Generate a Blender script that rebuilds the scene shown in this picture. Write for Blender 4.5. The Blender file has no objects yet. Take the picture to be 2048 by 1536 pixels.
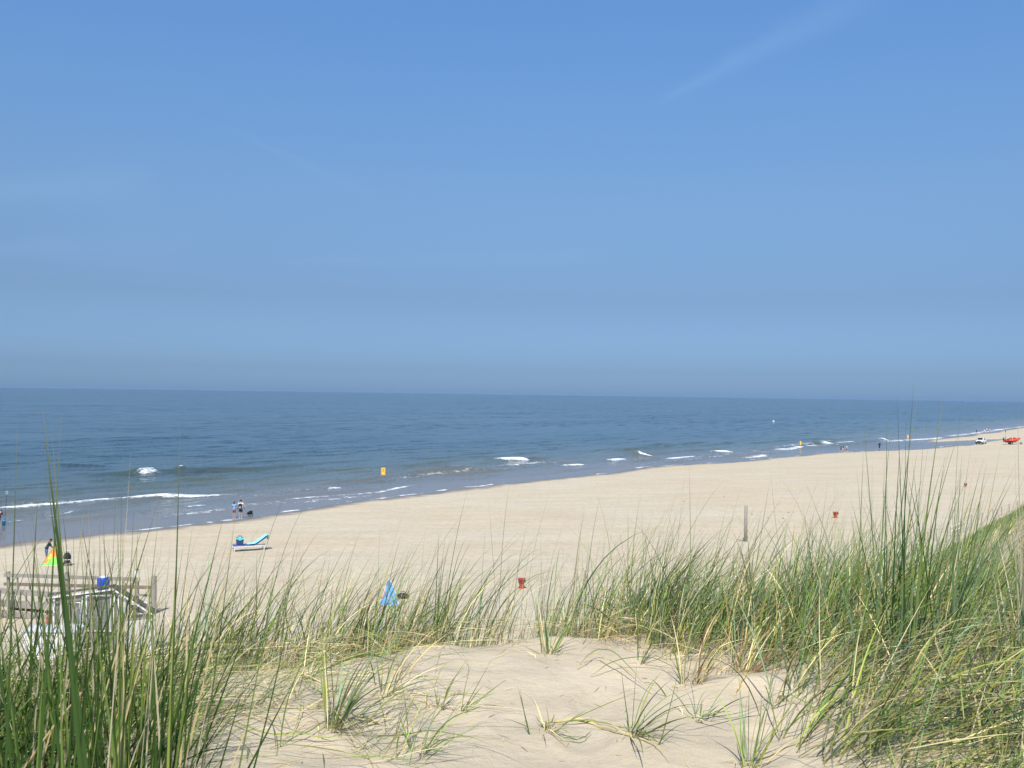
import bpy, math, random
import numpy as np
from mathutils import Vector, Matrix
random.seed(5); RNG = np.random.default_rng(11)
scene = bpy.context.scene
COL = scene.collection
R = math.radians

# ------------------------------------------------------------------ camera
CAMZ = 12.0
F = 35.0/36.0*2048.0
cam_d = bpy.data.cameras.new('camera'); cam = bpy.data.objects.new('camera', cam_d); COL.objects.link(cam)
cam_d.lens = 35; cam_d.sensor_width = 36; cam_d.clip_start = 0.05; cam_d.clip_end = 60000
PITCH = math.atan(20.5/F); ROLL = R(0.81)
CM = Matrix.Rotation(R(90)+PITCH, 4, 'X') @ Matrix.Rotation(ROLL, 4, 'Z')
cam.matrix_world = Matrix.Translation((0, 0, CAMZ)) @ CM
scene.camera = cam
cam_d.dof.use_dof = True; cam_d.dof.focus_distance = 7.0; cam_d.dof.aperture_fstop = 20
# ------------------------------------------------------------------ render look
scene.render.engine = 'CYCLES'
scene.view_settings.view_transform = 'Standard'; scene.view_settings.look = 'None'
scene.view_settings.gamma = 1; scene.view_settings.exposure = 0.62
# ------------------------------------------------------------------ sun and sky
SUN_EL = 54.0; SUN_AZ = 190.0        # behind the camera, a little to its left (shadows run away, slightly right)
sl = bpy.data.lights.new('sun', 'SUN'); sl.energy = 3.3; sl.angle = R(0.5); sl.color = (1, 0.955, 0.88)
so = bpy.data.objects.new('sun', sl); COL.objects.link(so)
sd = Vector((math.sin(R(SUN_AZ))*math.cos(R(SUN_EL)), math.cos(R(SUN_AZ))*math.cos(R(SUN_EL)), math.sin(R(SUN_EL))))
so.rotation_euler = sd.to_track_quat('Z', 'Y').to_euler(); so.location = sd*50
w = bpy.data.worlds.new('World'); scene.world = w; w.use_nodes = True
nt = w.node_tree; N = nt.nodes; L = nt.links; N.clear()
out = N.new('ShaderNodeOutputWorld'); bg = N.new('ShaderNodeBackground'); bg.inputs[1].default_value = 0.1344
sky = N.new('ShaderNodeTexSky'); sky.sky_type = 'NISHITA'; sky.sun_disc = False
sky.sun_elevation = R(SUN_EL); sky.sun_rotation = R(SUN_AZ); sky.altitude = 0
sky.air_density = 1.0; sky.dust_density = 1.0; sky.ozone_density = 2.0
tc = N.new('ShaderNodeTexCoord'); sx = N.new('ShaderNodeSeparateXYZ'); L.new(tc.outputs['Generated'], sx.inputs[0])
rmp = N.new('ShaderNodeValToRGB'); L.new(sx.outputs[2], rmp.inputs[0])
SKYK = [(0.0, (0.299, 0.483, 0.879)), (0.012, (0.263, 0.417, 0.767)), (0.024, (0.228, 0.356, 0.657)), (0.094, (0.26, 0.333, 0.476)), (0.191, (0.385, 0.475, 0.576)), (0.283, (0.436, 0.584, 0.713)), (0.364, (0.459, 0.649, 0.82)), (1.0, (0.483, 0.67, 0.833))]
cr = rmp.color_ramp
while len(cr.elements) < len(SKYK): cr.elements.new(0.5)
for e, (p, c) in zip(cr.elements, SKYK): e.position = p; e.color = (c[0], c[1], c[2], 1)
mul = N.new('ShaderNodeMix'); mul.data_type = 'RGBA'; mul.blend_type = 'MULTIPLY'; mul.inputs[0].default_value = 1
L.new(sky.outputs[0], mul.inputs[6]); L.new(rmp.outputs[0], mul.inputs[7])
# faint high cirrus wisps, fixed to the sky dome
def dome_streak(px0, px1, wid, seed, amp, lo, hi):
    """mask of a thin streak lying on the great circle through two sky directions"""
    a, b = Vector(ray(*px0)).normalized(), Vector(ray(*px1)).normalized()
    nrm = a.cross(b).normalized(); mid = (a+b).normalized(); tan = nrm.cross(mid).normalized()
    half = a.angle(b)/2
    nm = N.new('ShaderNodeVectorMath'); nm.operation = 'NORMALIZE'; L.new(tc.outputs['Generated'], nm.inputs[0])
    def dot(v):
        d = N.new('ShaderNodeVectorMath'); d.operation = 'DOT_PRODUCT'; L.new(nm.outputs[0], d.inputs[0]); d.inputs[1].default_value = v; return d.outputs['Value']
    dn, dt = dot(nrm), dot(tan)
    no = N.new('ShaderNodeTexNoise'); no.inputs['Scale'].default_value = 22; no.inputs['Detail'].default_value = 5
    mp = N.new('ShaderNodeMapping'); mp.inputs['Location'].default_value = (seed, seed, 0); L.new(tc.outputs['Generated'], mp.inputs[0]); L.new(mp.outputs[0], no.inputs[0])
    def m(op, x, y=None, z=None):
        q = N.new('ShaderNodeMath'); q.operation = op
        for i, v in enumerate((x, y, z)):
            if v is None: continue
            if isinstance(v, (int, float)): q.inputs[i].default_value = v
            else: L.new(v, q.inputs[i])
        return q.outputs[0]
    tt = m('DIVIDE', dt, half)                       # -1..1 along
    wd = m('MULTIPLY_ADD', tt, wid*0.65, wid)        # widens towards the far end
    jit = m('MULTIPLY', m('SUBTRACT', no.outputs[0], 0.5), wid*1.6)
    q = m('DIVIDE', m('ADD', dn, jit), wd)
    g = m('POWER', 2.718, m('MULTIPLY', m('MULTIPLY', q, q), -1.0))
    t4 = m('POWER', m('ABSOLUTE', tt), 4.0)
    e = m('MAXIMUM', m('SUBTRACT', 1.0, t4), 0.0)
    front = m('GREATER_THAN', dot(mid), 0.0)
    return m('MULTIPLY', m('MULTIPLY', m('MULTIPLY', g, e), m('MULTIPLY', m('ADD', no.outputs[0], 0.2), amp)), front)

def ray(px, py):
    v = CM.to_3x3() @ Vector(((px-1024)/F, -(py-768)/F, -1.0))
    return (v.x, v.y, v.z)
prev = mul.outputs[2]
for (a, b, wd, sdn, amp) in (((1290, 215), (1800, -40), 0.010, 0.0, 0.06), ((430, 245), (760, 400), 0.004, 3.0, 0.022), ((-150, 395), (330, 372), 0.014, 6.0, 0.045), ((520, 525), (1250, 512), 0.007, 9.0, 0.03), ((-150, 500), (420, 486), 0.012, 12.0, 0.03)):
    mk = dome_streak(a, b, wd, sdn, amp, 0, 1)
    mx = N.new('ShaderNodeMix'); mx.data_type = 'RGBA'; L.new(mk, mx.inputs[0]); L.new(prev, mx.inputs[6]); mx.inputs[7].default_value = (3.6, 4.6, 5.9, 1); prev = mx.outputs[2]
L.new(prev, bg.inputs[0]); L.new(bg.outputs[0], out.inputs[0])

# ------------------------------------------------------------------ helpers
def tag(o, label=None, cat=None, group=None, kind=None):
    if label: o['label'] = label
    if cat: o['category'] = cat
    if group: o['group'] = group
    if kind: o['kind'] = kind
    return o
def thing(name, loc, rz=0, label=None, cat=None, group=None, scale=1):
    o = bpy.data.objects.new(name, None); COL.objects.link(o); o.location = loc; o.rotation_euler = (0, 0, rz); o.scale = (scale,)*3
    o.empty_display_size = 0.2
    return tag(o, label, cat, group)
def copy_tree(o, parent=None):
    c = o.copy(); COL.objects.link(c); c.parent = parent
    for ch in list(o.children): copy_tree(ch, c)
    return c
MATS = {}
def mat(name, col, rough=0.6, metal=0.0, spec=0.5, var=0.12, vscale=6.0, bump=0.0, bscale=60.0, trans=0.0):
    if name in MATS: return MATS[name]
    m = bpy.data.materials.new(name); m.use_nodes = True; n = m.node_tree.nodes; l = m.node_tree.links
    b = n['Principled BSDF']; b.inputs['Roughness'].default_value = rough; b.inputs['Metallic'].default_value = metal
    b.inputs['Specular IOR Level'].default_value = spec
    t = n.new('ShaderNodeTexCoord'); no = n.new('ShaderNodeTexNoise'); no.inputs['Scale'].default_value = vscale; no.inputs['Detail'].default_value = 4
    l.new(t.outputs['Object'], no.inputs[0])
    mx = n.new('ShaderNodeMix'); mx.data_type = 'RGBA'
    mx.inputs[6].default_value = tuple(c*(1-var) for c in col)+(1,); mx.inputs[7].default_value = tuple(min(1, c*(1+var)) for c in col)+(1,)
    l.new(no.outputs[0], mx.inputs[0]); l.new(mx.outputs[2], b.inputs['Base Color'])
    if bump:
        nb = n.new('ShaderNodeTexNoise'); nb.inputs['Scale'].default_value = bscale; l.new(t.outputs['Object'], nb.inputs[0])
        bp = n.new('ShaderNodeBump'); bp.inputs['Strength'].default_value = bump; bp.inputs['Distance'].default_value = 0.01; l.new(nb.outputs[0], bp.inputs['Height']); l.new(bp.outputs[0], b.inputs['Normal'])
    MATS[name] = m; return m

class MB:
    def __init__(s): s.v = []; s.f = []
    def add(s, vs, fs):
        o = len(s.v); s.v += [tuple(v) for v in vs]; s.f += [tuple(i+o for i in f) for f in fs]; return s
    def box(s, c, d, rot=None):
        x, y, z = d[0]/2, d[1]/2, d[2]/2
        vs = [Vector(p) for p in ((-x,-y,-z),(x,-y,-z),(x,y,-z),(-x,y,-z),(-x,-y,z),(x,-y,z),(x,y,z),(-x,y,z))]
        if rot is not None: vs = [rot @ v for v in vs]
        return s.add([v+Vector(c) for v in vs], [(0,3,2,1),(4,5,6,7),(0,1,5,4),(1,2,6,5),(2,3,7,6),(3,0,4,7)])
    def beam(s, a, b, w, h):
        a, b = Vector(a), Vector(b); d = b-a; q = d.to_track_quat('Y', 'Z').to_matrix()
        return s.box((a+b)/2, (w, d.length, h), q)
    def tube(s, pts, rs, seg=8, cap=True):
        pts = [Vector(p) for p in pts]
        if not hasattr(rs, '__len__'): rs = [rs]*len(pts)
        ring = []; vs = []; fs = []
        for i, p in enumerate(pts):
            t = (pts[min(i+1, len(pts)-1)]-pts[max(i-1, 0)]).normalized()
            up = Vector((0, 0, 1)) if abs(t.z) < 0.95 else Vector((0, 1, 0))
            a = t.cross(up).normalized(); b = t.cross(a)
            for k in range(seg):
                an = 2*math.pi*k/seg; vs.append(p+(a*math.cos(an)+b*math.sin(an))*rs[i])
        for i in range(len(pts)-1):
            for k in range(seg):
                k2 = (k+1) % seg; fs.append((i*seg+k, i*seg+k2, (i+1)*seg+k2, (i+1)*seg+k))
        if cap: fs.append(tuple(range(seg-1, -1, -1))); fs.append(tuple((len(pts)-1)*seg+k for k in range(seg)))
        return s.add(vs, fs)
    def ball(s, c, r, seg=12, rings=8):
        if not hasattr(r, '__len__'): r = (r, r, r)
        vs = []; fs = []
        for i in range(rings+1):
            ph = math.pi*i/rings
            for k in range(seg):
                a = 2*math.pi*k/seg; vs.append((c[0]+r[0]*math.sin(ph)*math.cos(a), c[1]+r[1]*math.sin(ph)*math.sin(a), c[2]+r[2]*math.cos(ph)))
        for i in range(rings):
            for k in range(seg):
                k2 = (k+1) % seg; fs.append((i*seg+k, (i+1)*seg+k, (i+1)*seg+k2, i*seg+k2))
        return s.add(vs, fs)
    def prism(s, poly, y0, y1, ax='y'):
        """polygon in (x,z) extruded in y (or the matching axes for ax='x': polygon (y,z))"""
        n = len(poly)
        if ax == 'y': vs = [(p[0], y0, p[1]) for p in poly]+[(p[0], y1, p[1]) for p in poly]
        elif ax == 'x': vs = [(y0, p[0], p[1]) for p in poly]+[(y1, p[0], p[1]) for p in poly]
        else: vs = [(p[0], p[1], y0) for p in poly]+[(p[0], p[1], y1) for p in poly]
        fs = [tuple(range(n-1, -1, -1)), tuple(range(n, 2*n))]+[(i, (i+1) % n, n+(i+1) % n, n+i) for i in range(n)]
        return s.add(vs, fs)
    def build(s, name, m, parent=None, smooth=False, bevel=0, loc=None):
        me = bpy.data.meshes.new(name); me.from_pydata(s.v, [], s.f); me.validate()
        o = bpy.data.objects.new(name, me); COL.objects.link(o); me.materials.append(m)
        import bmesh
        bm = bmesh.new(); bm.from_mesh(me); bmesh.ops.recalc_face_normals(bm, faces=bm.faces); bm.to_mesh(me); bm.free()
        if smooth: me.polygons.foreach_set('use_smooth', [True]*len(me.polygons))
        if bevel:
            b = o.modifiers.new('bevel', 'BEVEL'); b.width = bevel; b.segments = 2; b.limit_method = 'ANGLE'
        if parent: o.parent = parent
        if loc: o.location = loc
        return o

def vnoise(x, y, seed=0):
    xi = np.floor(x).astype(np.int64); yi = np.floor(y).astype(np.int64); xf = x-xi; yf = y-yi
    def h(a, b):
        n = (a*374761393+b*668265263+seed*974634777) & 0x7fffffff
        n = ((n ^ (n >> 13))*1274126177) & 0x7fffffff
        return ((n ^ (n >> 16)) & 0xffff)/65535.0
    u = xf*xf*(3-2*xf); v = yf*yf*(3-2*yf)
    return (h(xi, yi)*(1-u)+h(xi+1, yi)*u)*(1-v)+(h(xi, yi+1)*(1-u)+h(xi+1, yi+1)*u)*v - 0.5
def fbm(x, y, o=4, seed=0):
    s = 0; a = 1.0
    for i in range(o): s = s+a*vnoise(x*2**i+17.3*i, y*2**i-9.1*i, seed+i); a *= 0.5
    return s
def sstep(a, b, x):
    t = np.clip((x-a)/(b-a), 0, 1); return t*t*(3-2*t)
def smin(a, b, k):
    return -k*np.logaddexp(-a/k, -b/k)
def smax(a, b, k): return -smin(-a, -b, k)
CS, SN = math.cos(R(35)), math.sin(R(35))
def sn(x, y): return SN*x+CS*y, -CS*x+SN*y         # along the coast, across it (seaward)
def xy(s, n): return SN*s-CS*n, CS*s+SN*n
FOOTS = []      # foot-sized dimples in the dune sand
_r = random.Random(3)
for i in range(46): FOOTS.append((_r.uniform(-1.5, 1.5), _r.uniform(2.6, 5.6), _r.uniform(0.06, 0.14), _r.uniform(-0.028, 0.012)))
MOUNDS = [(-0.42, 4.9, 0.22, 0.045), (0.25, 5.1, 0.20, 0.04), (0.62, 4.7, 0.25, 0.04), (-0.75, 3.7, 0.3, 0.05), (0.12, 3.62, 0.16, 0.03), (0.45, 3.5, 0.2, 0.03), (0.95, 4.2, 0.22, 0.05), (-0.5, 3.15, 0.22, 0.035), (-0.62, 4.3, 0.3, 0.06)]
SHS = [0, 43, 58, 71, 82, 94, 127, 147, 161, 179, 199, 222, 241, 265, 287, 297, 308, 335, 360, 400, 440, 532, 900]
SHN = [77, 76, 74.5, 74.5, 75.7, 76.1, 77, 77.3, 75.1, 72.9, 70.4, 67.5, 61.5, 57.3, 55, 60, 68.5, 68, 66.8, 68, 68.7, 72.8, 74]
def shore(s): return np.interp(s, SHS, SHN)
def height(x, y):
    x = np.asarray(x, float); y = np.asarray(y, float)
    s, n = sn(x, y)
    d = np.hypot(x, y)
    nn = n - 0.95*np.exp(-((x+1.6)**2/2.0+(y-4.3)**2/4.5)) + 0.55*np.exp(-((x-0.35)**2/1.2+(y-5.8)**2/1.8))*0 
    nn = nn + 0.9*np.exp(-((x-2.6)**2/(2*1.3**2)+(y-6.6)**2/(2*1.6**2))) + 0.15*np.exp(-(x**2/2+(y-5)**2/2))
    nn = nn + sstep(8, 25, s)*(0.5*vnoise(s/14, n/20, 7)+0.35*vnoise(s/5, n/6, 8))
    plat = 10.77+0.0*x
    plat = plat - 0.62*sstep(6.8, 10.5, s) - 0.5*sstep(4, 30, -n) + 0.5*fbm(x/14, y/14, 3, 21)*sstep(6, 20, d)
    plat = plat+0.40*np.exp(-((x+1.45)**2/(2*0.55**2)+(y-1.9)**2/(2*0.85**2)))
    plat = plat+0.30*sstep(0.85, 2.1, x)*sstep(5.6, 3.2, y)*sstep(-2, 1, y)
    slope = 2.0+(14.0-nn)*(0.80-0.155*sstep(4, 10, s))
    dune = smin(plat, slope, 0.16)
    dune = dune+(fbm(x/0.9, y/0.9, 3, 3)*0.060+vnoise(x/0.35, y/0.35, 5)*0.02)*sstep(40, 5, d)
    beach = (shore(s)-n)*0.030+0.10*fbm(s/26, n/16, 3, 31)*sstep(5, 30, n)*sstep(12, 0, np.abs(n-shore(s))-12) + 0.022*fbm(s/4, n/4, 3, 33)
    beach = np.maximum(beach, -3.5+0*beach)
    # runnel left by the tide at the far end, with a sand bar seaward of it
    cn = np.interp(s, [280, 306, 319, 339, 352], [60, 57.5, 56, 52.7, 50.5]); hwd = np.interp(s, [280, 306, 319, 339, 352], [7, 5.6, 4.8, 3.4, 1.5])
    run = sstep(1.25, 0.8, np.abs(n-cn)/hwd)*sstep(282, 290, s)*sstep(354, 344, s)
    beach = beach*(1-run)-0.12*run
    h = smax(dune, beach, 0.10)
    near = sstep(9, 5.5, d)
    ft = np.zeros_like(h)
    m = d < 9
    if m.any():
        xm = x[m] if x.ndim else x; ym = y[m] if y.ndim else y; a = 0
        for (fx, fy, r, dz) in FOOTS:
            q = ((xm-fx)**2+((ym-fy)/1.3)**2)/(r*r); a = a+dz*np.exp(-q) - dz*0.5*np.exp(-(q-1.6)**2/0.8)
        for (fx, fy, r, dz) in MOUNDS: a = a+dz*np.exp(-((xm-fx)**2+(ym-fy)**2)/(r*r))
        if x.ndim: ft[m] = a
        else: ft = a
    return h+ft*near
def hz(x, y): return float(height(np.array([x]), np.array([y]))[0])
def gpt(px, py, dmin=16.0, dmax=2000.0):
    """point of the ground seen along a sight line (beyond dmin metres)"""
    r = np.array(ray(px, py)); t = dmin*np.exp(np.linspace(0, math.log(dmax/dmin), 6000))
    X, Y, Z = r[0]*t, r[1]*t, CAMZ+r[2]*t
    hh = np.maximum(height(X, Y), 0.0)
    i = int(np.argmax(Z <= hh))
    if Z[i] > hh[i]: i = len(t)-1
    return Vector((X[i], Y[i], hh[i]))
def seapt(px, py):
    r = ray(px, py); t = -CAMZ/r[2]; return Vector((r[0]*t, r[1]*t, 0))
def mpp(P): return P.y/F          # metres per photo pixel at that depth

# ------------------------------------------------------------------ sand material
def sand_material():
    m = bpy.data.materials.new('sand'); m.use_nodes = True; n = m.node_tree.nodes; l = m.node_tree.links
    b = n['Principled BSDF']; b.inputs['Specular IOR Level'].default_value = 0.25
    g = n.new('ShaderNodeNewGeometry'); sp = n.new('ShaderNodeSeparateXYZ'); l.new(g.outputs['Position'], sp.inputs[0])
    def noise(sc, det=4, rough=0.5, vec=None):
        q = n.new('ShaderNodeTexNoise'); q.inputs['Scale'].default_value = sc; q.inputs['Detail'].default_value = det; q.inputs['Roughness'].default_value = rough
        l.new(vec if vec else g.outputs['Position'], q.inputs[0]); return q.outputs[0]
    def mix(f, a, c):
        q = n.new('ShaderNodeMix'); q.data_type = 'RGBA'
        if isinstance(f, float): q.inputs[0].default_value = f
        else: l.new(f, q.inputs[0])
        for i, v in ((6, a), (7, c)):
            if isinstance(v, tuple): q.inputs[i].default_value = v+(1,)
            else: l.new(v, q.inputs[i])
        return q.outputs[2]
    def ramp(v, a, c):
        q = n.new('ShaderNodeMapRange'); q.inputs[1].default_value = a; q.inputs[2].default_value = c; l.new(v, q.inputs[0]); return q.outputs[0]
    c1 = mix(ramp(noise(0.06, 3), 0.35, 0.65), (0.570, 0.472, 0.328), (0.580, 0.502, 0.372))
    c2 = mix(ramp(noise(2.2, 6, 0.65), 0.3, 0.7), (0.84, 0.835, 0.82), (1.07, 1.07, 1.07))
    q = n.new('ShaderNodeMix'); q.data_type = 'RGBA'; q.blend_type = 'MULTIPLY'; q.inputs[0].default_value = 1; l.new(c1, q.inputs[6]); l.new(c2, q.inputs[7])
    band = n.new('ShaderNodeMapping'); band.inputs['Rotation'].default_value = (0, 0, R(-55)); band.inputs['Scale'].default_value = (0.25, 1.0, 1.0); l.new(g.outputs['Position'], band.inputs[0])
    c3 = mix(ramp(noise(0.55, 5, 0.6, band.outputs[0]), 0.35, 0.65), (0.925, 0.92, 0.91), (1.03, 1.03, 1.03))
    q0 = n.new('ShaderNodeMix'); q0.data_type = 'RGBA'; q0.blend_type = 'MULTIPLY'; q0.inputs[0].default_value = 1; l.new(q.outputs[2], q0.inputs[6]); l.new(c3, q0.inputs[7]); q = q0
    gr = mix(ramp(noise(420, 2, 0.6), 0.3, 0.7), (0.80, 0.79, 0.77), (1.14, 1.14, 1.15))
    q2 = n.new('ShaderNodeMix'); q2.data_type = 'RGBA'; q2.blend_type = 'MULTIPLY'; q2.inputs[0].default_value = 1; l.new(q.outputs[2], q2.inputs[6]); l.new(gr, q2.inputs[7])
    # damp sand just above the water line
    nz = noise(0.5, 4); ad = n.new('ShaderNodeMath'); ad.operation = 'MULTIPLY_ADD'; l.new(nz, ad.inputs[0]); ad.inputs[1].default_value = -0.10; l.new(sp.outputs[2], ad.inputs[2])
    wet = ramp(ad.outputs[0], 0.035, -0.03)
    colr = mix(wet, q2.outputs[2], (0.20, 0.165, 0.125)); l.new(colr, b.inputs['Base Color'])
    rg = n.new('ShaderNodeMapRange'); rg.inputs[3].default_value = 0.95; rg.inputs[4].default_value = 0.35; l.new(wet, rg.inputs[0]); l.new(rg.outputs[0], b.inputs['Roughness'])
    b1 = n.new('ShaderNodeBump'); b1.inputs['Strength'].default_value = 0.6; b1.inputs['Distance'].default_value = 0.07; l.new(noise(2.1, 6, 0.66), b1.inputs['Height'])
    b2 = n.new('ShaderNodeBump'); b2.inputs['Strength'].default_value = 0.5; b2.inputs['Distance'].default_value = 0.006; l.new(noise(30, 5, 0.65), b2.inputs['Height']); l.new(b1.outputs[0], b2.inputs['Normal'])
    b3 = n.new('ShaderNodeBump'); b3.inputs['Strength'].default_value = 0.35; b3.inputs['Distance'].default_value = 0.002; l.new(noise(500, 2, 0.6), b3.inputs['Height']); l.new(b2.outputs[0], b3.inputs['Normal'])
    l.new(b3.outputs[0], b.inputs['Normal'])
    return m

def grid_mesh(name, X, Y, Z, m, attrs=None, closed=False, smooth=True):
    nr, nc = X.shape
    v = np.stack([X, Y, Z], -1).reshape(-1, 3).astype(np.float32)
    i = np.arange(nr-1)[:, None]; j = np.arange(nc if closed else nc-1)[None, :]; j2 = (j+1) % nc
    q = np.stack([i*nc+j, i*nc+j2, (i+1)*nc+j2, (i+1)*nc+j], -1).reshape(-1, 4)[:, ::-1]
    return raw_mesh(name, v, q, m, attrs, smooth)
def raw_mesh(name, v, q, m, attrs=None, smooth=True):
    me = bpy.data.meshes.new(name); me.vertices.add(len(v)); me.vertices.foreach_set('co', np.ascontiguousarray(v, dtype=np.float32).ravel())
    me.loops.add(q.size); me.loops.foreach_set('vertex_index', np.ascontiguousarray(q, dtype=np.int32).ravel())
    k = q.shape[1]; me.polygons.add(len(q)); me.polygons.foreach_set('loop_start', np.arange(len(q), dtype=np.int32)*k)
    try: me.polygons.foreach_set('loop_total', np.full(len(q), k, dtype=np.int32))
    except Exception: pass
    me.update(calc_edges=True)
    if smooth: me.polygons.foreach_set('use_smooth', np.ones(len(q), dtype=bool))
    for an, a in (attrs or {}).items():
        if a.ndim == 1: at = me.attributes.new(an, 'FLOAT', 'POINT'); at.data.foreach_set('value', a.astype(np.float32))
        else: at = me.attributes.new(an, 'FLOAT_COLOR', 'POINT'); at.data.foreach_set('color', np.concatenate([a, np.ones((len(a), 1))], 1).astype(np.float32).ravel())
    me.materials.append(m); o = bpy.data.objects.new(name, me); COL.objects.link(o); return o

# ------------------------------------------------------------------ terrain: dune, beach and sea bed as one sheet round the camera
fine = np.radians(np.arange(-33, 33.001, 0.1)); coarse = np.radians(np.arange(33, 327, 3.0))[1:]
ang = np.concatenate([fine, coarse])
rad = [0.0, 0.15]; r_ = 0.3
while r_ < 30000:
    rad.append(r_); r_ *= 1.0085 if r_ < 420 else 1.06
rad = np.array(rad)
A, Rr = np.meshgrid(ang, rad)
X = np.sin(A)*Rr; Y = np.cos(A)*Rr; Z = height(X, Y)
ground = grid_mesh('beach_and_dunes', X, Y, Z, sand_material(), closed=True)
tag(ground, kind='structure')

# ------------------------------------------------------------------ sea
FOAM = [  # photo polylines of foam / wave crests: points, width (m), foam, crest height
 ([(-60, 1028), (60, 1016), (150, 1010), (230, 1005), (300, 999), (440, 995), (505, 991)], 1.3, 1.0, 0.22),
 ([(-60, 1020), (90, 1006), (250, 996)], 2.4, 0.50, 0.0),
 ([(10, 1046), (50, 1041)], 0.6, 0.8, 0.05), ([(85, 1035), (170, 1022)], 0.5, 0.7, 0.05), ([(365, 1015), (425, 1011)], 0.5, 0.8, 0.06),
 ([(505, 991), (580, 987), (655, 983)], 0.6, 0.55, 0.12), ([(655, 983), (690, 980)], 1.0, 1.0, 0.2),
 ([(530, 1005), (620, 998), (700, 991), (760, 985), (800, 976), (845, 967)], 0.6, 0.85, 0.08),
 ([(600, 1010), (700, 1000)], 0.4, 0.45, 0.0),
 ([(272, 950), (326, 946)], 1.5, 1.0, 0.45), ([(355, 943), (376, 941)], 1.0, 0.7, 0.5),
 ([(170, 950), (260, 949), (330, 945), (430, 942), (520, 940), (640, 933)], 1.6, 0.0, 0.42),
 ([(230, 934), (110, 930)], 1.6, 0.0, 0.25), ([(340, 964), (400, 961), (470, 957)], 1.3, 0.0, 0.22), ([(470, 980), (540, 974)], 0.9, 0.35, 0.15),
 ([(820, 941), (870, 938)], 0.8, 0.7, 0.15), ([(890, 944), (925, 942)], 0.8, 0.8, 0.15), ([(700, 953), (800, 949), (930, 944), (1000, 942)], 1.4, 0.0, 0.3),
 ([(960, 936), (1030, 934), (1110, 927)], 0.9, 0.85, 0.15), ([(1000, 923), (1055, 920)], 2.6, 1.15, 0.4), ([(1055, 920), (1110, 916)], 2.0, 0.0, 0.4),
 ([(1128, 933), (1182, 930)], 1.3, 1.0, 0.2), ([(1222, 923), (1260, 921)], 2.2, 1.1, 0.3), ([(1288, 912), (1301, 911)], 2.6, 1.1, 0.3), ([(1265, 911), (1320, 910)], 2.2, 0.0, 0.35),
 ([(1320, 920), (1365, 918), (1404, 915)], 1.6, 1.0, 0.2), ([(1436, 907), (1470, 905)], 2.6, 1.1, 0.3),
 ([(1478, 917), (1515, 914), (1548, 909)], 1.8, 0.85, 0.1), ([(1540, 901), (1580, 899), (1615, 893)], 1.8, 1.0, 0.2), ([(1500, 904), (1530, 903)], 1.3, 0.7, 0.1),
 ([(1618, 893), (1645, 891)], 1.8, 0.9, 0.1), ([(1645, 889), (1667, 886)], 2.2, 1.05, 0.2), ([(1672, 887), (1716, 885)], 2.2, 1.05, 0.2),
 ([(1628, 906), (1660, 904)], 1.2, 0.7, 0.05), ([(1760, 884), (1800, 882), (1850, 879), (1890, 875)], 2.6, 0.9, 0.2), ([(1768, 881), (1780, 880)], 3, 1.1, 0.3),
 ([(1895, 873), (1960, 866), (2010, 858), (2110, 846)], 3.0, 0.8, 0.2), ([(2005, 855), (2020, 855)], 5, 1.1, 0.4)]
_q = random.Random(9)
for k in range(70):      # small unbroken and half broken wave fronts between the bars
    s0 = 20+_q.random()**1.6*300; n0 = _q.uniform(80.5, 118); ln_ = _q.uniform(6, 26)*(1+s0/150); sk = _q.uniform(-0.03, 0.05)
    n0 += float(shore(s0))-77; FOAM.append(([(s0, n0), (s0+ln_*0.5, n0+sk*ln_+_q.uniform(-.4, .4)), (s0+ln_, n0+sk*2*ln_)], _q.uniform(0.8, 1.6), _q.choice([0, 0, 0.25, 0.42, 0.55]) if n0 < 92 else 0.0, _q.uniform(0.10, 0.30)))
fa = np.radians(np.arange(-33, 34.001, 0.055)); ca = np.radians(np.concatenate([np.arange(-90, -33, 2.0), np.arange(34, 92, 2.0)]))
fa = np.concatenate([ca[ca < 0], fa, ca[ca > 0]])
rad = []; r_ = 55.0
while r_ < 42000:
    rad.append(r_); r_ *= 1.0042 if r_ < 340 else (1.012 if r_ < 2500 else 1.05)
A, Rr = np.meshgrid(fa, np.array(rad)); X = np.sin(A)*Rr; Y = np.cos(A)*Rr
S, NN = sn(X, Y)
H = height(X, Y)
foam = np.zeros_like(X); crest = np.zeros_like(X)
for pts, wd, fo, ch in FOAM:
    ps = [sn(*seapt(*p)[:2]) for p in pts] if pts[0][1] > 500 else list(pts); ps.sort()
    ss = np.array([p[0] for p in ps]); ns = np.array([p[1] for p in ps])
    m = (S > ss[0]-8) & (S < ss[-1]+8) & (NN > ns.min()-12) & (NN < ns.max()+12)
    if not m.any(): continue
    sm = S[m]; dn = NN[m]-np.interp(sm, ss, ns) - 0.6*wd*vnoise(sm/2.3, sm*0, 41) - 1.1*vnoise(sm/8.0, sm*0, 43)
    fo = fo*(0.95+0.40*vnoise(sm/3.0, sm*0+ns[0], 44)+0.4*vnoise(sm/0.8, sm*0+ns[0], 45))
    ln = ss[-1]-ss[0]; tp = min(6.0, ln*0.32)
    end = sstep(ss[0]-tp*0.4, ss[0]+tp, sm)*sstep(ss[-1]+tp*0.4, ss[-1]-tp, sm)
    fr = np.where(dn < 0, np.exp(-(dn/(wd*0.45))**2), np.exp(-(dn/(wd*1.1))**2))
    foam[m] = np.maximum(foam[m], fo*fr*end)
    crest[m] += ch*end*np.where(dn-0.35*wd < 0, np.exp(-((dn-0.35*wd)/(0.55+wd*0.25))**2), np.exp(-((dn-0.35*wd)/(1.6+wd*0.6))**2))
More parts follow.
